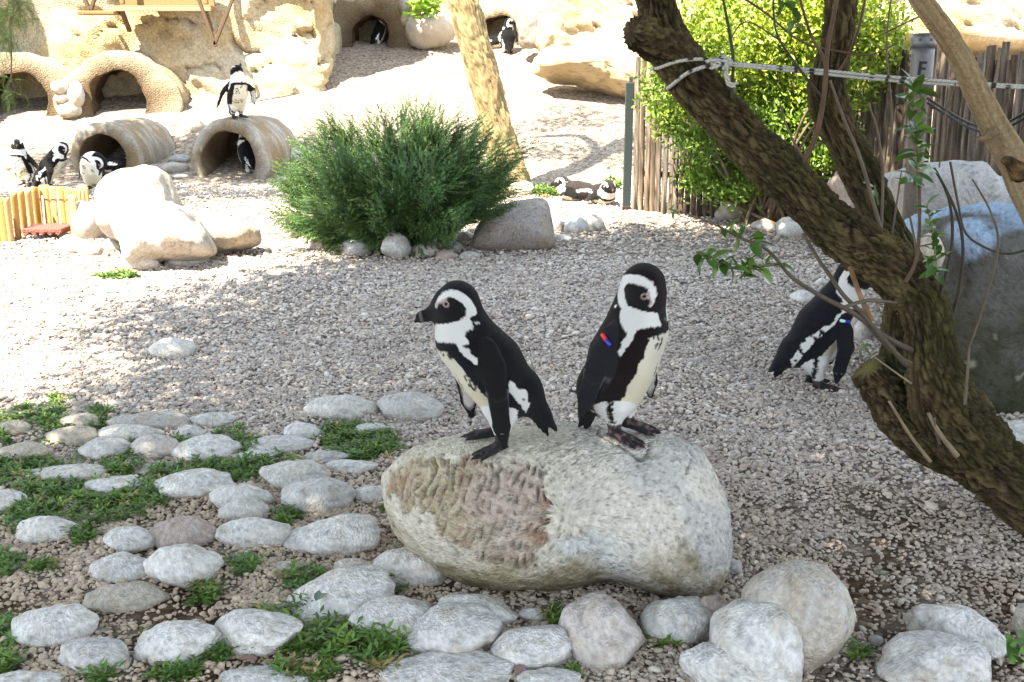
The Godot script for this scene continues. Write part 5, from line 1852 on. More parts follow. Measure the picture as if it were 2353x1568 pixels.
func build_weeds() -> void:
	var g := "low green weeds among the stones"
	weeds([
		[[[185, 1150, 190, 46, 620], [60, 1195, 70, 30, 130], [330, 1135, 60, 30, 120]], "dense dark green weed mat spreading from the left edge", g],
		[[[80, 958, 90, 30, 210], [150, 990, 80, 32, 150], [20, 990, 30, 30, 60]], "sunlit yellow-green weeds at the left edge", g],
		[[[70, 1072, 110, 34, 240], [30, 1110, 60, 24, 90]], "weeds between the sunlit stones and the long pale slab", g],
		[[[225, 945, 22, 14, 40], [240, 968, 20, 14, 30]], "tuft beside the topmost sunlit stones", g],
		[[[130, 915, 36, 10, 36]], "thin weeds at the back edge of the cobbles on the left", g],
		[[[280, 1062, 44, 28, 120], [215, 1050, 24, 16, 30]], "weeds beside the flat squarish grey stone", g],
		[[[400, 1088, 60, 22, 130], [480, 1078, 80, 26, 180], [570, 1078, 70, 26, 170], [630, 1060, 50, 20, 80]], "long weed strip running across the cobbles to the flat cream stone", g],
		[[[530, 1000, 45, 22, 100], [565, 1020, 40, 18, 60]], "weed tuft above the crescent stone", g],
		[[[820, 1010, 90, 42, 420], [875, 1035, 45, 22, 100], [760, 1000, 40, 20, 60]], "round dark green weed clump left of the boulder", g],
		[[[312, 1010, 28, 14, 40]], "small weed before the long low dome", g],
		[[[415, 1015, 16, 16, 24]], "weed between the brownish round stone and the white flat dome", g],
		[[[195, 1228, 24, 20, 56], [170, 1218, 40, 12, 30]], "weed growing against the domed white stone", g],
		[[[650, 1185, 40, 24, 46]], "sparse weeds beside the greyish oval stone", g],
		[[[565, 1296, 32, 20, 56]], "small weed under the plump oval stone", g],
		[[[695, 1325, 44, 22, 80]], "weed with dry twigs by the dusty sunken stone", g],
		[[[470, 1362, 34, 24, 60]], "weed in front of the thick smooth stone", g],
		[[[845, 1385, 50, 26, 40], [880, 1350, 20, 16, 16]], "weed growing over the end of the long aslant stone", g, 1.0, 1],
		[[[640, 1475, 60, 30, 52], [740, 1480, 100, 40, 84], [860, 1500, 90, 30, 76], [700, 1440, 120, 60, 30], [590, 1440, 24, 30, 20]], "broad weedy patch in front of the chipped stone", g, 1.1, 1],
		[[[350, 1470, 24, 16, 20], [500, 1500, 30, 20, 24]], "thin weeds by the lumpy domed stone", g],
		[[[15, 1290, 34, 26, 70], [100, 1300, 40, 12, 40]], "weeds at the left edge beside the broad domed stone", g],
		[[[18, 1450, 34, 26, 60], [10, 1530, 30, 16, 36]], "weeds at the left edge near the bottom corner", g],
		[[[400, 1548, 60, 14, 60], [230, 1560, 30, 8, 16]], "weeds along the bottom edge left of the wide stone", g],
		[[[700, 1545, 70, 18, 110]], "weeds along the bottom edge right of the wide stone", g],
		[[[1275, 1420, 24, 16, 24]], "small dark weed left of the brown-tinged stone", g],
		[[[1530, 1478, 14, 14, 14]], "tiny weed at the foot of the blocky stone", g],
		[[[1980, 1500, 16, 14, 12]], "tiny weed in the gravel right of the round boulder", g],
		[[[1320, 1545, 18, 14, 14]], "tiny weed under the brown-tinged stone", g],
		[[[255, 632, 48, 6, 60], [300, 628, 30, 5, 30]], "yellow-green grass at the foot of the sunlit heap", g, 1.4],
		[[[1255, 440, 32, 12, 120]], "grass tuft behind the big smooth rock near the lying penguins", g, 2.6],
		[[[1405, 425, 22, 10, 90]], "grass tuft at the foot of the green post", g, 2.4],
		[[[1460, 205, 12, 3, 20]], "small green tuft at the foot of the rock ledge", g, 2.6],
		[[[880, 1160, 8, 10, 10]], "small weed at the boulder's left tip", g],
	])
	# litter: bits of twig and dry leaf on the gravel in the shade
	var bits := []
	var bcol := []
	rng.seed = 8
	for i in 420:
		var q := on(rng.randf_range(700, 2353), rng.randf_range(900, 1568), 0.006)
		if rng.randf() < 0.4:
			q = on(rng.randf_range(1650, 2353), rng.randf_range(1150, 1500), 0.006)
		var s := rng.randf_range(0.010, 0.030)
		bits.append(Transform3D(Basis.from_euler(Vector3(-1.5 + rng.randfn() * 0.3, rng.randf() * TAU, rng.randfn() * 0.3)).scaled_local(Vector3.ONE * s), q))
		var g2 := rng.randf_range(0.6, 1.3)
		bcol.append([Color(0.16, 0.10, 0.05), Color(0.10, 0.075, 0.05), Color(0.22, 0.17, 0.10), Color(0.09, 0.11, 0.05)][rng.randi() % 4] * g2)
	var lit := many("leaf_litter", leaf_mesh(1.0, 0.32, Color(1, 1, 1), 3, 0.2, 0.15), M.weed, bits, bcol, self)
	tag(lit, "dry leaf and twig bits strewn on the shaded gravel", "leaf litter")
	# the plants near the top of the back wall
	for l in [[[976, 12, 17.8], "bright plant on the rock above the big pale boulder"]]:
		var p := at_d(l[0][0], l[0][1], l[0][2])
		var xf := []
		var cols := []
		rng.seed = 5
		for i in 26:
			xf.append(Transform3D(Basis.from_euler(Vector3(rng.randfn() * 0.4, rng.randf() * TAU, rng.randfn() * 0.4)).scaled(Vector3.ONE * 2.2), Vector3(rng.randfn(), rng.randfn() * 0.6, rng.randfn()) * 0.10))
			cols.append(Color(0.20, 0.33, 0.04))
		var o := many("plant", clump_mesh(12, 0.03, 0.06, 0.02, 18, 3), M.laurel, xf, cols, self)
		o.position = p
		tag(o, l[1], "plant")
	# big leaves at the lower right edge
	var c := on(2345, 1545)
	var root := thing("plant", "bright green leaves poking in at the lower right edge", "plant", c)
	rng.seed = 15
	for i in 9:
		var lf := part("leaf", leaf_mesh(0.075, 0.036, Color(0.10, 0.22, 0.03), 5), M.weed, root, Vector3(0.01 * i - 0.02, 0.02 + 0.008 * i, 0.01 * (i % 3)))
		lf.basis = aim(Vector3(-0.6 + rng.randfn() * 0.5, 0.5 + 0.3 * rng.randf(), rng.randfn() * 0.5), rng.randfn() * 0.4)
	# fallen leaves
	for l in [[[725, 1382], Color(0.05, 0.09, 0.03), "fallen dark green leaf lying on the long aslant stone", 0.05, 0.072], [[1932, 1352], Color(0.26, 0.10, 0.05), "fallen reddish leaf right of the round beige boulder", 0.008, 0.04], [[1760, 1250], Color(0.20, 0.12, 0.06), "fallen brown leaf right of the boulder", 0.008, 0.045], [[2345, 1370], Color(0.08, 0.12, 0.08), "fallen green leaf at the right edge", 0.008, 0.05], [[220, 1445], Color(0.14, 0.12, 0.09), "fallen grey-brown leaf before the broad domed stone", 0.008, 0.05], [[545, 1515], Color(0.28, 0.16, 0.13), "fallen reddish brown leaf under the chipped stone", 0.01, 0.05], [[1185, 1550], Color(0.26, 0.15, 0.13), "fallen reddish leaf between two stones at the bottom edge", 0.012, 0.05], [[650, 828], Color(0.10, 0.09, 0.08), "dark fallen leaf on open gravel left of the penguins", 0.008, 0.05], [[1600, 945], Color(0.10, 0.14, 0.08), "fallen green leaf on gravel right of the second penguin", 0.008, 0.045], [[2130, 1560], Color(0.34, 0.26, 0.04), "yellow leaf at the bottom under the grey-white stone", 0.01, 0.05], [[2010, 1310], Color(0.10, 0.13, 0.06), "narrow green leaf on the gravel above the long sloping stone", 0.008, 0.045]]:
		var p := on(l[0][0], l[0][1], l[3])
		var m := single("fallen_leaf", leaf_mesh(l[4], l[4] * 0.42, l[1], 5, 0.2, 0.1), M.leaf, p, l[2], "leaf")
		m.rotation = Vector3(-1.45, rng.randf() * TAU, 0)


# ---------------------------------------------------------------- fence, rope, post, pen, platform
func pole_mesh(h: float, r: float, sd: int) -> ArrayMesh:
	var q := RandomNumberGenerator.new()
	q.seed = sd
	var tone := Color(0.24, 0.18, 0.13).lerp(Color(0.30, 0.26, 0.215), q.randf())
	var pts := []
	for k in 4:
		pts.append(Vector3(q.randfn() * 0.004, h * k / 3.0 - (0.08 if k == 0 else 0.0), q.randfn() * 0.004))
	return tube(pts, [r * 1.06, r, r * 0.98, r * 0.92], 10, tone, {"step": 0.09, "bark": 0.0018, "along": 2.0, "tone2": tone * 0.62, "seed": sd, "cut": Color(0.36, 0.30, 0.22)})

func build_fence() -> void:
	var poles := []
	for i in 9:
		poles.append(pole_mesh(1.4, 0.026, 100 + i))
	var a := at_d(1452, 484, 10.0)
	var b := at_d(1600, 484, 9.75)
	var c := at_d(2470, 420, 6.15)
	for p in [a, b, c]:
		p.y = 0.0
	a.y = 0; b.y = 0; c.y = 0
	rng.seed = 81
	var b2 := at_d(1900, 470, 9.55)
	b2.y = 0.0
	for seg in [[a, b, "short return of the picket fence beside the green post"], [b, b2, "dark stretch of picket fence in the shade behind the bright bush"], [b2, c, "weathered picket fence of round poles coming forward behind the grey post and big rocks"]]:
		var p0: Vector3 = seg[0]
		var p1: Vector3 = seg[1]
		var root := thing("picket_fence", seg[2], "fence", p0)
		var L := p0.distance_to(p1)
		var u := (p1 - p0) / L
		var n := int(L / 0.053)
		var hb := 0.0
		for i in n:
			var pk := part("picket", poles[rng.randi() % 9], M.wood, root, u * (i + 0.5) * L / n + Vector3(-u.z, 0, u.x) * rng.randf_range(-0.006, 0.012))
			hb = lerpf(hb, rng.randf_range(-0.07, 0.07), 0.75)
			pk.rotation = Vector3(rng.randfn() * 0.008, rng.randf() * TAU, rng.randfn() * 0.010)
			pk.scale = Vector3(1, 1.0 + hb - (0.10 if seg[2].begins_with("short") and i > 6 else 0.0), 1)
		for y in [0.35, 1.05]:
			var rail := part("rail", box_mesh(Vector3(L, 0.05, 0.03), Color(0.16, 0.12, 0.08)), M.wood, root, u * L * 0.5 + Vector3(0, y, 0) + Vector3(u.z, 0, -u.x) * 0.045)
			rail.rotation.y = -atan2(u.z, u.x)
	var gp := at_d(1439, 484, 10.05)
	gp.y = 0
	var post := thing("gate_post", "dark green painted metal post at the left end of the picket fence", "post", gp)
	part("post", box_mesh(Vector3(0.072, 1.12, 0.06), Color(0.028, 0.042, 0.040), 0.006), M.metal, post, Vector3(0, 0.60, 0.02))
	part("foot", box_mesh(Vector3(0.078, 0.10, 0.066), Color(0.05, 0.025, 0.02), 0.004), M.metal, post, Vector3(0, 0.0, 0.02))
	part("hinge_pin", box_mesh(Vector3(0.03, 0.05, 0.03), Color(0.05, 0.05, 0.05), 0.004), M.metal, post, Vector3(0.01, 1.185, 0.02))

func build_rope() -> void:
	# white cord with dark flecks: two loops round the trunk, a knot, two lines to the right
	var rope := func(px: Array, r: float, sd: int) -> ArrayMesh:
		var pts := path(px, 3, 3)
		var cv := Curve3D.new()
		for i in pts.size():
			var t: Vector3 = ((pts[mini(i + 1, pts.size() - 1)] as Vector3) - (pts[maxi(i - 1, 0)] as Vector3)) / 6.0
			cv.add_point(pts[i] - pts[0], -t, t)
		cv.bake_interval = 0.004
		var total := cv.get_baked_length()
		var rows := int(total / 0.006) + 2
		var v := PackedVector3Array()
		var col := PackedColorArray()
		for j in rows:
			var s := total * j / (rows - 1.0)
			var p := cv.sample_baked(s)
			var d := (cv.sample_baked(minf(s + 0.01, total)) - cv.sample_baked(maxf(s - 0.01, 0))).normalized()
			var x := d.cross(Vector3(0.1, 0.2, 1)).normalized()
			var y := d.cross(x)
			for i in 10:
				var ph := TAU * i / 10
				var tw := sin(ph * 2.0 + s * 420.0)
				v.append(p + (x * cos(ph) + y * sin(ph)) * r * (1.0 + 0.12 * tw))
				var c := Color(0.42, 0.42, 0.38) * (0.9 + 0.2 * tw)
				if fmod(s + sd * 0.013, 0.05) < 0.016 and cos(ph - s * 20.0) > 0.1:
					c = Color(0.03, 0.035, 0.03)
				col.append(c)
		return finish(v, col, grid_index(10, rows, true))
	var p0 := at_d(1655, 145, 3.36)
	var root := thing("rope", "white flecked rope looped and knotted round the leaning trunk, stretched to the right", "rope", p0)
	var parts := [
		["rope_loop", [[1500, 158, 3.50], [1512, 157, 3.44], [1559, 141, 3.36], [1613, 136, 3.36], [1655, 143, 3.37]], 0.0052],
		["rope_loop", [[1528, 206, 3.52], [1540, 199, 3.44], [1580, 168, 3.36], [1630, 150, 3.35], [1660, 143, 3.37]], 0.0058],
		["rope_line", [[1660, 143, 3.37], [1700, 147, 3.38], [1832, 157, 3.4], [2084, 180, 3.45], [2353, 198, 3.5], [2600, 212, 3.55]], 0.0050],
		["rope_line", [[1660, 150, 3.37], [1700, 152, 3.38], [1832, 164, 3.4], [2084, 188, 3.46], [2353, 202, 3.5], [2600, 214, 3.55]], 0.0050],
		["rope_knot", [[1640, 150, 3.36], [1668, 132, 3.34], [1676, 150, 3.36], [1652, 158, 3.35], [1646, 138, 3.34], [1670, 142, 3.33], [1660, 160, 3.34], [1640, 146, 3.35], [1658, 130, 3.35], [1680, 140, 3.36], [1664, 152, 3.33]], 0.0056],
		["rope_knot", [[1622, 142, 3.35], [1640, 138, 3.34], [1655, 148, 3.34], [1636, 156, 3.35], [1625, 147, 3.36]], 0.0056],
		["rope_end", [[1668, 150, 3.35], [1672, 172, 3.35], [1676, 190, 3.35], [1688, 193, 3.35], [1696, 189, 3.35]], 0.0045],
		["rope_end", [[1664, 155, 3.35], [1668, 178, 3.35], [1674, 196, 3.35], [1690, 199, 3.35]], 0.0040],
	]
	for l in parts:
		var first := at_d(l[1][0][0], l[1][0][1], l[1][0][2])
		part(l[0], rope.call(l[1], l[2], l[1].size()), M.rope, root, first - p0)

func build_post() -> void:
	var base := at_d(2090, 600, 5.35)
	base.y = 0.0
	var top := at_d(2124, 78, 5.45)
	var root := thing("post", "grey metal sleeved post marked with a black letter F", "post", base)
	var v := top - base
	var k := 0.83
	part("pole", tube([Vector3(0, -0.05, 0), v * 0.4, v * k], [0.042, 0.041, 0.040], 20, Color(0.23, 0.19, 0.15), {"step": 0.05, "tone2": Color(0.17, 0.14, 0.11)}), M.wood, root)
	part("sleeve", tube([v * k, v * 0.9, v * 0.965], [0.054, 0.054, 0.054], 28, Color(0.11, 0.11, 0.115), {"step": 0.05, "tone2": Color(0.11, 0.11, 0.115)}), M.metal, root)
	part("cap", tube([v * 0.955, v * 0.985, v], [0.060, 0.061, 0.058], 28, Color(0.13, 0.13, 0.13), {"step": 0.02, "tone2": Color(0.26, 0.27, 0.28)}), M.metal, root)
	for a in [0.4, 1.3, 2.2]:
		part("bolt", box_mesh(Vector3(0.012, 0.012, 0.012), Color(0.06, 0.06, 0.06), 0.003), M.metal, root, v * 0.982 + Vector3(cos(a) * 0.06, 0, sin(a) * 0.06))
	var tm := TextMesh.new()
	tm.text = "F"
	var f := SystemFont.new()
	f.font_names = PackedStringArray(["Droid Sans"])
	f.font_weight = 800
	tm.font = f
	tm.font_size = 40
	tm.pixel_size = 0.0022
	tm.depth = 0.006
	var black := StandardMaterial3D.new()
	black.albedo_color = Color(0.05, 0.05, 0.05)
	black.roughness = 0.6
	var l := part("letter", tm, black, root, v * 0.893 + Vector3(-0.020, 0.0, 0.0555))
	l.rotation = Vector3(0, -0.3, -0.06)
	# a black cable runs from the post to the right
	var cp := [at_d(2132, 226, 5.36), at_d(2189, 262, 5.2), at_d(2240, 287, 5.0), at_d(2275, 291, 4.9), at_d(2318, 280, 4.8), at_d(2360, 256, 4.7), at_d(2480, 190, 4.5)]
	var cr := thing("cable", "black cable sagging from the grey post to the right edge", "cable", cp[0])
	for k2 in 2:
		var rp := []
		for p in cp:
			rp.append((p as Vector3) - (cp[0] as Vector3) + Vector3(0, -0.022 * k2, 0.006 * k2))
		part("cable", tube(rp, [0.006, 0.006, 0.006, 0.006, 0.006, 0.006, 0.006], 8, Color(0.012, 0.012, 0.014), {"step": 0.03}), M.cable, cr)

func build_pen() -> void:
	# a small open pen of split logs at the left edge
	var c := on(100, 556)
	var root := thing("wooden_pen", "yellow pen of upright split logs at the left edge", "wooden pen", c)
	rng.seed = 91
	var S := px_per_m(c)
	var wood := [Color(0.56, 0.34, 0.12), Color(0.60, 0.40, 0.16), Color(0.50, 0.29, 0.10), Color(0.62, 0.44, 0.20)]
	var plank := func(w: float, h: float, p: Vector3, yaw: float) -> void:
		var tone: Color = wood[rng.randi() % 4]
		var st := []
		var v := PackedVector3Array()
		var col := PackedColorArray()
		var n := 10
		var rows := 14
		for j in rows:
			for i in n:
				var a := TAU * i / n
				var x := cos(a) * w * 0.5
				var z := sin(a) * w * (0.30 if sin(a) > 0 else 0.10)
				var y := h * j / (rows - 1.0) - 0.05
				var g := 1.0 + 0.25 * nA.get_noise_3d(x * 60.0 + p.x * 40.0, y * 2.5, p.z * 40.0)
				v.append(Vector3(x * (1.0 + 0.04 * sin(y * 9.0 + p.x * 30.0)), y, z))
				col.append(Color(tone.r * g, tone.g * g, tone.b * g))
		var ix := grid_index(n, rows, true)
		v.append(Vector3(0, h - 0.05, 0))
		col.append(tone * 1.1)
		for i in n:
			ix.append_array([v.size() - 1, (rows - 1) * n + (i + 1) % n, (rows - 1) * n + i])
		var m := part("plank", finish(v, col, ix), M.wood, root, p)
		m.rotation.y = yaw
		st.clear()
	# back row, left wing and right wing
	var bx := (38.0 - 100.0) / S
	for i in 7:
		plank.call(0.072, 0.41 + rng.randf_range(-0.02, 0.02), Vector3(bx - 0.02 + i * 0.061, 0, -0.52), 0.0)
	for i in 5:
		plank.call(0.064, 0.40 + rng.randf_range(-0.02, 0.02), Vector3(bx - 0.02 - 0.01 * i, 0, -0.46 + i * 0.105), 1.2)
	for i in 4:
		plank.call(0.064, 0.38 + rng.randf_range(-0.02, 0.02), Vector3(bx - 0.10 - i * 0.062, 0, -0.02), 0.0)
	for i in 4:
		plank.call(0.062, 0.40 + rng.randf_range(-0.02, 0.02), Vector3(0.19 + 0.006 * i, 0, -0.48 + i * 0.095), -1.35)
	plank.call(0.075, 0.40, Vector3(0.212, 0, -0.10), -0.4)
	for y in [0.27]:
		part("wire", tube([Vector3(bx - 0.05, y, -0.495), Vector3(0.0, y - 0.004, -0.495), Vector3(0.2, y, -0.495)], [0.003, 0.003, 0.003], 6, Color(0.10, 0.07, 0.05), {"step": 0.05}), M.cable, root)
	# reddish corrugated ramp in the opening
	var st := SurfaceTool.new()
	st.begin(Mesh.PRIMITIVE_TRIANGLES)
	st.set_smooth_group(-1)
	var rp := thing("ramp", "reddish corrugated slab lying inside the wooden pen", "slab", c + Vector3(-0.04, 0.0, -0.22))
	box_into(st, Transform3D(Basis(), Vector3(0, 0.075, 0)), Vector3(0.31, 0.03, 0.30), Color(0.30, 0.12, 0.10))
	for i in 5:
		box_into(st, Transform3D(Basis(Vector3(0, 0, 1), PI / 4), Vector3(-0.124 + i * 0.062, 0.058, 0.0)), Vector3(0.036, 0.036, 0.296), Color(0.27, 0.11, 0.09))
	st.generate_normals()
	part("slab", st.commit(), M.concrete, rp)
	for l in [[[97, 450], [104, 530], "thin white stick leaning inside the wooden pen, left"], [[131, 440], [140, 526], "thin white stick leaning inside the wooden pen, right"]]:
		var d := -c.z + 0.42
		var p1 := at_d(l[0][0], l[0][1], d)
		var p0 := at_d(l[1][0], l[1][1], d - 0.12)
		single("stick", tube([Vector3.ZERO, p1 - p0], [0.007, 0.007], 8, Color(0.66, 0.64, 0.58), {"step": 0.1}), M.wood, p0, l[2], "stick")

func build_platform() -> void:
	var p := at_d(370, 18, 15.35)
	var root := thing("wooden_platform", "wooden platform fixed high on the cream rock wall", "platform", p)
	var tone := Color(0.30, 0.19, 0.09)
	part("board", box_mesh(Vector3(1.32, 0.06, 0.30), tone, 0.01), M.wood, root, Vector3(0, 0, -0.15))
	part("beam", box_mesh(Vector3(1.36, 0.05, 0.06), Color(0.5, 0.36, 0.2), 0.008), M.wood, root, Vector3(0, -0.02, 0.03))
	part("back_board", box_mesh(Vector3(1.3, 0.3, 0.04), Color(0.30, 0.2, 0.1), 0.008), M.wood, root, Vector3(0, 0.18, -0.30))
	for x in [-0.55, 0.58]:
		var b := part("shadow_brace", box_mesh(Vector3(0.06, 0.38, 0.05), Color(0.13, 0.09, 0.055), 0.008), M.wood, root, Vector3(x, -0.16, -0.16))  # wood darkened to stand in for bracket shadows on the wall
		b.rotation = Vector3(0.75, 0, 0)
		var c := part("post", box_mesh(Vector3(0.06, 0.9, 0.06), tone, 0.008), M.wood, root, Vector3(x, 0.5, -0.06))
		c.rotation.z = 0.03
	var lower := thing("wooden_platform", "lower plank ledge left of the wooden platform", "platform", at_d(228, 30, 15.35))
	part("board", box_mesh(Vector3(0.5, 0.05, 0.3), tone, 0.01), M.wood, lower)
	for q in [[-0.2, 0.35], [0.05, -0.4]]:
		var b := part("shadow_brace", box_mesh(Vector3(0.05, 0.7, 0.05), Color(0.13, 0.09, 0.055), 0.008), M.wood, lower, Vector3(q[0], 0.33, 0.1))  # dark slanting pair drawn in place of a V-shaped shadow
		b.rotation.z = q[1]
	var p2 := at_d(535, 40, 15.25)
	var frame := thing("shadow_bracket", "thin dark struts standing for bracket shadows on the rock wall right of the platform", "bracket", p2)
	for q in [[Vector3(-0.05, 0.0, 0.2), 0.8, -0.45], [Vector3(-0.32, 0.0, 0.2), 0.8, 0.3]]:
		var b := part("shadow_strut", box_mesh(Vector3(0.045, q[1], 0.045), Color(0.13, 0.09, 0.055), 0.006), M.wood, frame, q[0])  # dark wood here takes the place of shadows cast on the rock
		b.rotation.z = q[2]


# ---------------------------------------------------------------- the flock
func shifted(P: Dictionary, over: Dictionary) -> Dictionary:
	var q := P.duplicate(true)
	for k in over:
		q[k] = over[k]
	return q

func build_flock(hero: MeshInstance3D) -> void:
	var D := pose_default()
	# two on the boulder
	var P1 := shifted(D, {
		"rump": Vector3(-0.088, 0.165, 0), "hip": Vector3(-0.036, 0.178, 0), "mid": Vector3(0.015, 0.25, 0), "chest": Vector3(0.080, 0.328, 0), "nb": Vector3(0.092, 0.365, 0),
		"neck": Vector3(0.102, 0.402, 0), "head": Vector3(0.113, 0.440, 0), "look": Vector3(1, -0.22, -0.02), "tail": Vector3(-0.182, 0.055, 0), "belly": Vector3(0.8, -0.6, 0),
		"wl": [Vector3(0.012, 0.325, -0.084), Vector3(-0.012, 0.205, -0.114), Vector3(-0.032, 0.030, -0.108)], "wr": [Vector3(0.065, 0.325, 0.082), Vector3(0.094, 0.195, 0.105), Vector3(0.072, 0.060, 0.095)],
		"fl": [Vector3(-0.015, -0.012, -0.045), Vector3(0.85, -0.05, -0.6)], "fr": [Vector3(0.005, 0.0, 0.045), Vector3(1, 0, 0.05)],
	})
	var p1 := hit(hero.mesh, hero.position, 1135, 1022)
	penguin(P1, 0.0036, 1, p1 + Vector3(0, 0.004, 0), 180, "penguin on the left of the boulder, seen from the side facing left", "", {"spots": 0.70}, 0.86)
	var P2 := shifted(D, {
		"rump": Vector3(-0.078, 0.135, 0), "hip": Vector3(-0.030, 0.152, 0), "mid": Vector3(0.0, 0.235, 0), "chest": Vector3(0.036, 0.325, 0), "nb": Vector3(0.042, 0.372, 0),
		"neck": Vector3(0.046, 0.415, 0), "head": Vector3(0.060, 0.456, 0.016), "look": Vector3(0.56, -0.80, 0.02), "ear": Vector3(-0.10, -0.09, 0.965), "tail": Vector3(-0.125, 0.020, 0), "belly": Vector3(0.9, -0.35, 0),
		"wr": [Vector3(-0.018, 0.330, 0.084), Vector3(-0.050, 0.215, 0.110), Vector3(-0.092, 0.085, 0.104)], "wl": [Vector3(0.020, 0.335, -0.086), Vector3(0.035, 0.215, -0.128), Vector3(0.045, 0.085, -0.145)],
		"fr": [Vector3(0.0, -0.006, 0.04), Vector3(1, -0.06, 0.30)], "fl": [Vector3(0.015, 0.0, -0.045), Vector3(1, 0, 0.05)],
	})
	var p2 := hit(hero.mesh, hero.position, 1428, 1000)
	var o2 := penguin(P2, 0.0036, 2, p2 + Vector3(0, 0.004, 0), -23, "penguin on the right of the boulder, head bowed, red and blue flipper band", "", {"wing": Color(0.018, 0.019, 0.023), "spots": 0.62, "pink": 0.9, "band": 0.10, "dark": Color(0.008, 0.0075, 0.0075)}, 0.90)
	var band := func(o: Node3D, c: Vector3, ax: Vector3, out: Vector3, tones: Array, r := 0.036) -> void:
		for k in tones.size():
			var pts := []
			var t0 := -0.75 + 1.5 * k / tones.size()
			for i in 5:
				var a := t0 + 1.5 / tones.size() * i / 4.0
				pts.append(c + ax * sin(a) * r + out * (cos(a) * r * 0.42 + 0.0045))
			part("flipper_band", tube(pts, [0.0062, 0.0066, 0.0066, 0.0066, 0.0062], 10, tones[k], {"step": 0.003}), M.plastic, o)
	band.call(o2, Vector3(-0.020, 0.312, 0.088), Vector3(0.62, -0.62, 0.2).normalized(), Vector3(-0.1, 0.1, 1).normalized(), [Color(0.55, 0.03, 0.03), Color(0.03, 0.03, 0.35)], 0.030)
	# one under the tree
	var P3 := shifted(D, {
		"rump": Vector3(-0.140, 0.150, 0), "hip": Vector3(-0.085, 0.175, 0), "mid": Vector3(-0.035, 0.262, 0), "chest": Vector3(0.022, 0.345, 0), "nb": Vector3(0.042, 0.388, 0),
		"neck": Vector3(0.058, 0.432, 0), "head": Vector3(0.078, 0.478, 0.004), "look": Vector3(1, -0.12, 0.12), "tail": Vector3(-0.225, 0.070, 0), "belly": Vector3(0.85, -0.5, 0),
		"wr": [Vector3(0.030, 0.325, 0.082), Vector3(0.045, 0.200, 0.112), Vector3(0.020, 0.055, 0.105)], "wl": [Vector3(0.030, 0.325, -0.082), Vector3(0.05, 0.200, -0.112), Vector3(0.030, 0.08, -0.105)],
		"fr": [Vector3(-0.03, 0.0, 0.045), Vector3(1, 0, 0.15)], "fl": [Vector3(-0.045, 0.0, -0.045), Vector3(1, 0, -0.1)],
	})
	var o3 := penguin(P3, 0.0045, 3, on(1898, 890), -6, "penguin walking right under the leaning tree, blue flipper band", "", {"dark": Color(0.009, 0.010, 0.014), "wing": Color(0.012, 0.014, 0.019)}, 1.05)
	band.call(o3, Vector3(0.036, 0.306, 0.088), Vector3(0.9, -0.1, 0.2).normalized(), Vector3(0, 0.1, 1).normalized(), [Color(0.45, 0.75, 0.78), Color(0.02, 0.03, 0.40)], 0.028)
	# the group by the wooden pen
	var g := "penguins standing by the wooden pen"
	var PA := shifted(D, {"look": Vector3(0.75, 0.12, -0.75), "head": Vector3(0.06, 0.455, -0.012), "wr": [Vector3(0.0, 0.335, 0.085), Vector3(-0.02, 0.22, 0.13), Vector3(-0.05, 0.09, 0.16)], "wl": [Vector3(0.0, 0.335, -0.085), Vector3(-0.03, 0.24, -0.14), Vector3(-0.05, 0.16, -0.20)]})
	penguin(PA, 0.008, 4, on(58, 428), -112, "penguin at far left, belly to us, looking left with beak raised", g, {"spots": 0.7})
	var PB := shifted(D, {"rump": Vector3(-0.11, 0.12, 0), "hip": Vector3(-0.06, 0.14, 0), "mid": Vector3(0.0, 0.225, 0), "chest": Vector3(0.07, 0.315, 0), "nb": Vector3(0.095, 0.36, 0), "neck": Vector3(0.12, 0.40, 0), "head": Vector3(0.155, 0.425, 0.0), "look": Vector3(0.35, -0.95, 0.1), "tail": Vector3(-0.17, 0.02, 0), "belly": Vector3(0.8, -0.5, 0),
		"wr": [Vector3(0.03, 0.315, 0.08), Vector3(0.03, 0.2, 0.115), Vector3(-0.005, 0.06, 0.11)], "fr": [Vector3(-0.02, 0, 0.045), Vector3(1, 0, 0.1)], "ear": Vector3(0, 0.1, 1)})
	penguin(PB, 0.008, 5, on(118, 432), 12, "penguin with its back to us at left, bowing its head to its chest", g)
	var PC := shifted(D, {"rump": Vector3(-0.085, 0.13, 0), "hip": Vector3(-0.03, 0.135, 0), "mid": Vector3(0.015, 0.21, 0), "chest": Vector3(0.045, 0.285, 0), "nb": Vector3(0.04, 0.325, -0.025), "neck": Vector3(0.05, 0.335, -0.075), "head": Vector3(0.055, 0.285, -0.115), "look": Vector3(0.1, -1.0, 0.2), "ear": Vector3(1, 0, 0.2), "fat": 1.12, "belly": Vector3(1, -0.2, 0),
		"wr": [Vector3(0.0, 0.29, 0.09), Vector3(-0.03, 0.20, 0.13), Vector3(-0.06, 0.10, 0.16)]})
	penguin(PC, 0.008, 6, on(215, 436), -86, "plump penguin facing us and bowing to preen its side", g, {"spots": 0.66})
	# the one lying before the left tunnel
	var PL := shifted(D, {"rump": Vector3(-0.19, 0.075, 0), "hip": Vector3(-0.13, 0.085, 0), "mid": Vector3(-0.03, 0.095, 0), "chest": Vector3(0.06, 0.105, 0), "nb": Vector3(0.10, 0.135, 0), "neck": Vector3(0.115, 0.17, 0), "head": Vector3(0.13, 0.205, 0), "look": Vector3(1, -0.05, 0), "tail": Vector3(-0.29, 0.05, 0), "belly": Vector3(0.1, -1, 0), "legs": false,
		"wr": [Vector3(0.06, 0.11, 0.085), Vector3(-0.02, 0.07, 0.12), Vector3(-0.12, 0.04, 0.12)], "wl": [Vector3(0.06, 0.11, -0.085), Vector3(-0.02, 0.07, -0.12), Vector3(-0.12, 0.04, -0.12)]})
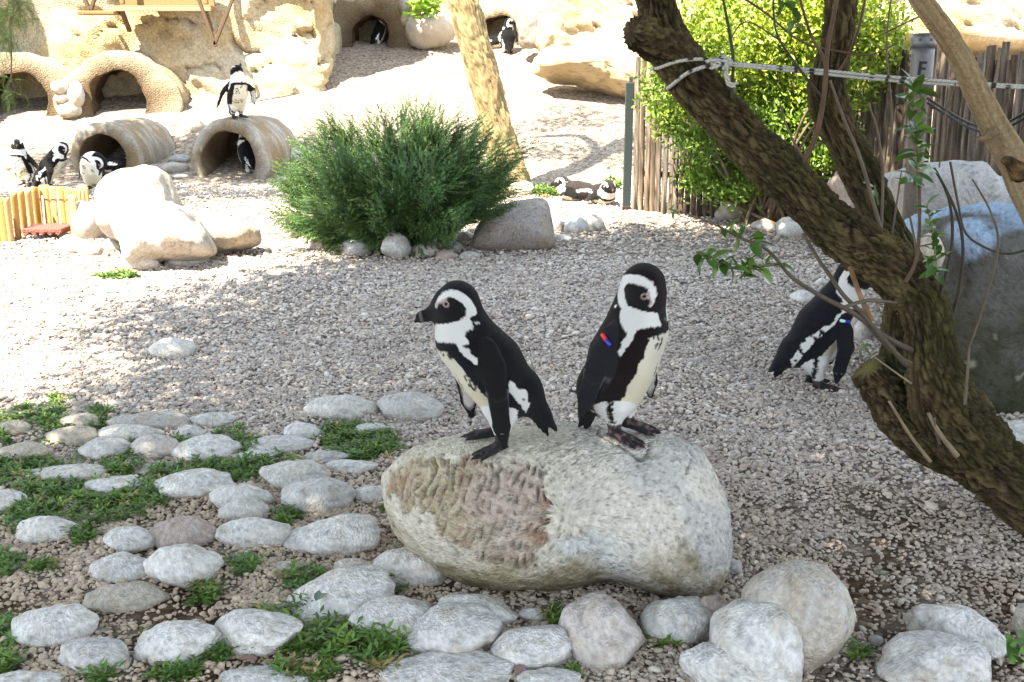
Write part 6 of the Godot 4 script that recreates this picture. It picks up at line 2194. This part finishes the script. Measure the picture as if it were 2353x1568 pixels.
	penguin(PL, 0.009, 7, on(286, 398), 4, "penguin lying in front of the left pipe tunnel, head to the right", "")
	# on top of the right tunnel
	var PT := shifted(D, {"head": Vector3(0.035, 0.465, 0), "look": Vector3(0.75, 0.75, 0), "wr": [Vector3(0.0, 0.335, 0.088), Vector3(-0.06, 0.25, 0.13), Vector3(-0.12, 0.10, 0.17)], "wl": [Vector3(0.0, 0.34, -0.088), Vector3(-0.02, 0.27, -0.19), Vector3(-0.02, 0.13, -0.20)], "wln": Vector3(1, 0, 0.3)})
	var tp := at_d(568, 268, 12.95)
	var tun: Node3D = get_node("pipe_tunnel_001")
	var lp := tun.to_local(at_d(560, 270, 12.95)) if tun.is_inside_tree() else Vector3.ZERO
	tp = tun.position + Basis(Vector3.UP, tun.rotation.y) * Vector3(0.06, 0.33 * 1.62 + 0.128, -0.22)
	penguin(PT, 0.008, 8, tp, -50, "penguin standing on top of the right pipe tunnel with flippers half spread", "", {"spots": 0.6, "band": 0.14, "dark": Color(0.016, 0.011, 0.010)}, 1.12)
	var PI_ := shifted(D, {"look": Vector3(0.6, -0.5, -0.6)})
	penguin(PI_, 0.009, 9, tun.position + Basis(Vector3.UP, tun.rotation.y) * Vector3(0.13, 0.0, -0.28), 150, "penguin standing in the shade inside the right pipe tunnel")
	# the back caves
	var c3: Node3D = get_node("nest_cave_002")
	penguin(shifted(D, {}), 0.010, 10, c3.position + Vector3(0.10, 0.0, -0.28), 30, "penguin standing in the dark of the central nest cave")
	var PR := shifted(D, {"look": Vector3(0.25, 0.1, 1), "head": Vector3(0.0, 0.47, 0.012), "neck": Vector3(0.01, 0.42, 0), "hip": Vector3(-0.02, 0.13, 0), "rump": Vector3(-0.06, 0.10, 0), "fat": 1.05})
	penguin(PR, 0.009, 11, on(1168, 122), 98, "penguin with its back to us before the right cave, head turned right")
	penguin(PL, 0.010, 12, on(1140, 110), -20, "penguin lying in the shade behind the one at the right cave")
	# two resting by the fence
	var PM := shifted(PL, {"head": Vector3(0.135, 0.18, 0), "neck": Vector3(0.115, 0.15, 0)})
	penguin(PM, 0.008, 13, on(1320, 462), 168, "penguin lying on its belly near the fence, facing left", "penguins resting near the fence", {"dark": Color(0.03, 0.024, 0.024)})
	penguin(PM, 0.008, 14, on(1386, 470), -72, "penguin lying near the green post, facing us", "penguins resting near the fence", {"dark": Color(0.02, 0.017, 0.016)})


func _ready() -> void:
	# camera
	var cam := Camera3D.new()
	cam.name = "camera"
	cam.fov = rad_to_deg(2.0 * atan(784.0 / F))
	cam.near = 0.05
	cam.far = 900.0
	cam.position = EYE
	cam.rotation_degrees = Vector3(-PITCH, 0, 0)
	add_child(cam)
	cam.current = true
	# sky and exposure
	var sky := ProceduralSkyMaterial.new()
	sky.sky_top_color = Color(0.61, 0.67, 0.74)
	sky.sky_horizon_color = Color(0.90, 0.915, 0.92)
	sky.sky_curve = 0.18
	sky.ground_bottom_color = Color(0.36, 0.33, 0.28)
	sky.ground_horizon_color = Color(0.60, 0.62, 0.62)
	sky.sun_angle_max = 2.0
	sky.energy_multiplier = 1.0
	var env := Environment.new()
	env.background_mode = Environment.BG_SKY
	env.sky = Sky.new()
	env.sky.sky_material = sky
	env.tonemap_mode = Environment.TONE_MAPPER_LINEAR
	env.tonemap_exposure = EXPOSURE
	env.sdfgi_enabled = true
	env.ssao_enabled = true
	env.ssil_enabled = true
	var we := WorldEnvironment.new()
	we.name = "environment"
	we.environment = env
	add_child(we)
	# sun, high behind us to the left
	var sun := DirectionalLight3D.new()
	sun.name = "sun"
	sun.light_energy = 1.6
	sun.light_color = Color(1.0, 0.955, 0.87)
	sun.light_angular_distance = 0.5
	sun.shadow_enabled = true
	add_child(sun)
	sun.look_at_from_position(Vector3.ZERO, Vector3(0.37, -0.82, -0.44), Vector3.UP)

	nA.noise_type = FastNoiseLite.TYPE_SIMPLEX_SMOOTH
	nA.seed = 7
	nA.frequency = 1.0
	nA.fractal_type = FastNoiseLite.FRACTAL_NONE
	nB.noise_type = FastNoiseLite.TYPE_SIMPLEX_SMOOTH
	nB.seed = 19
	nB.frequency = 1.0
	nB.fractal_octaves = 4
	nC.noise_type = FastNoiseLite.TYPE_CELLULAR
	nC.seed = 23
	nC.frequency = 1.0
	nC.fractal_type = FastNoiseLite.FRACTAL_NONE
	nC.cellular_return_type = FastNoiseLite.RETURN_CELL_VALUE
	nD.noise_type = FastNoiseLite.TYPE_CELLULAR
	nD.seed = 29
	nD.frequency = 1.0
	nD.fractal_type = FastNoiseLite.FRACTAL_NONE
	nD.cellular_return_type = FastNoiseLite.RETURN_DISTANCE2_SUB
	materials()
	var clock := Time.get_ticks_msec()
	var lap := func(what: String) -> void:
		print(what, " ", Time.get_ticks_msec() - clock)
	build_ground()
	build_walls()
	build_nests()
	lap.call("setting")
	build_leaning_tree()
	build_slender_tree()
	build_left_tree()
	build_tan_branch()
	lap.call("trees")
	build_shrub()
	build_bright_bush()
	build_fence()
	lap.call("bushes")
	var hero := build_hero()
	build_near_stones()
	build_mid_stones()
	lap.call("stones")
	build_flock(hero)
	lap.call("flock")
	build_platform()
	build_pen()
	build_post()
	build_rope()
	build_weeds()
	build_gravel()
	lap.call("rest")

const EXPOSURE := 5.75
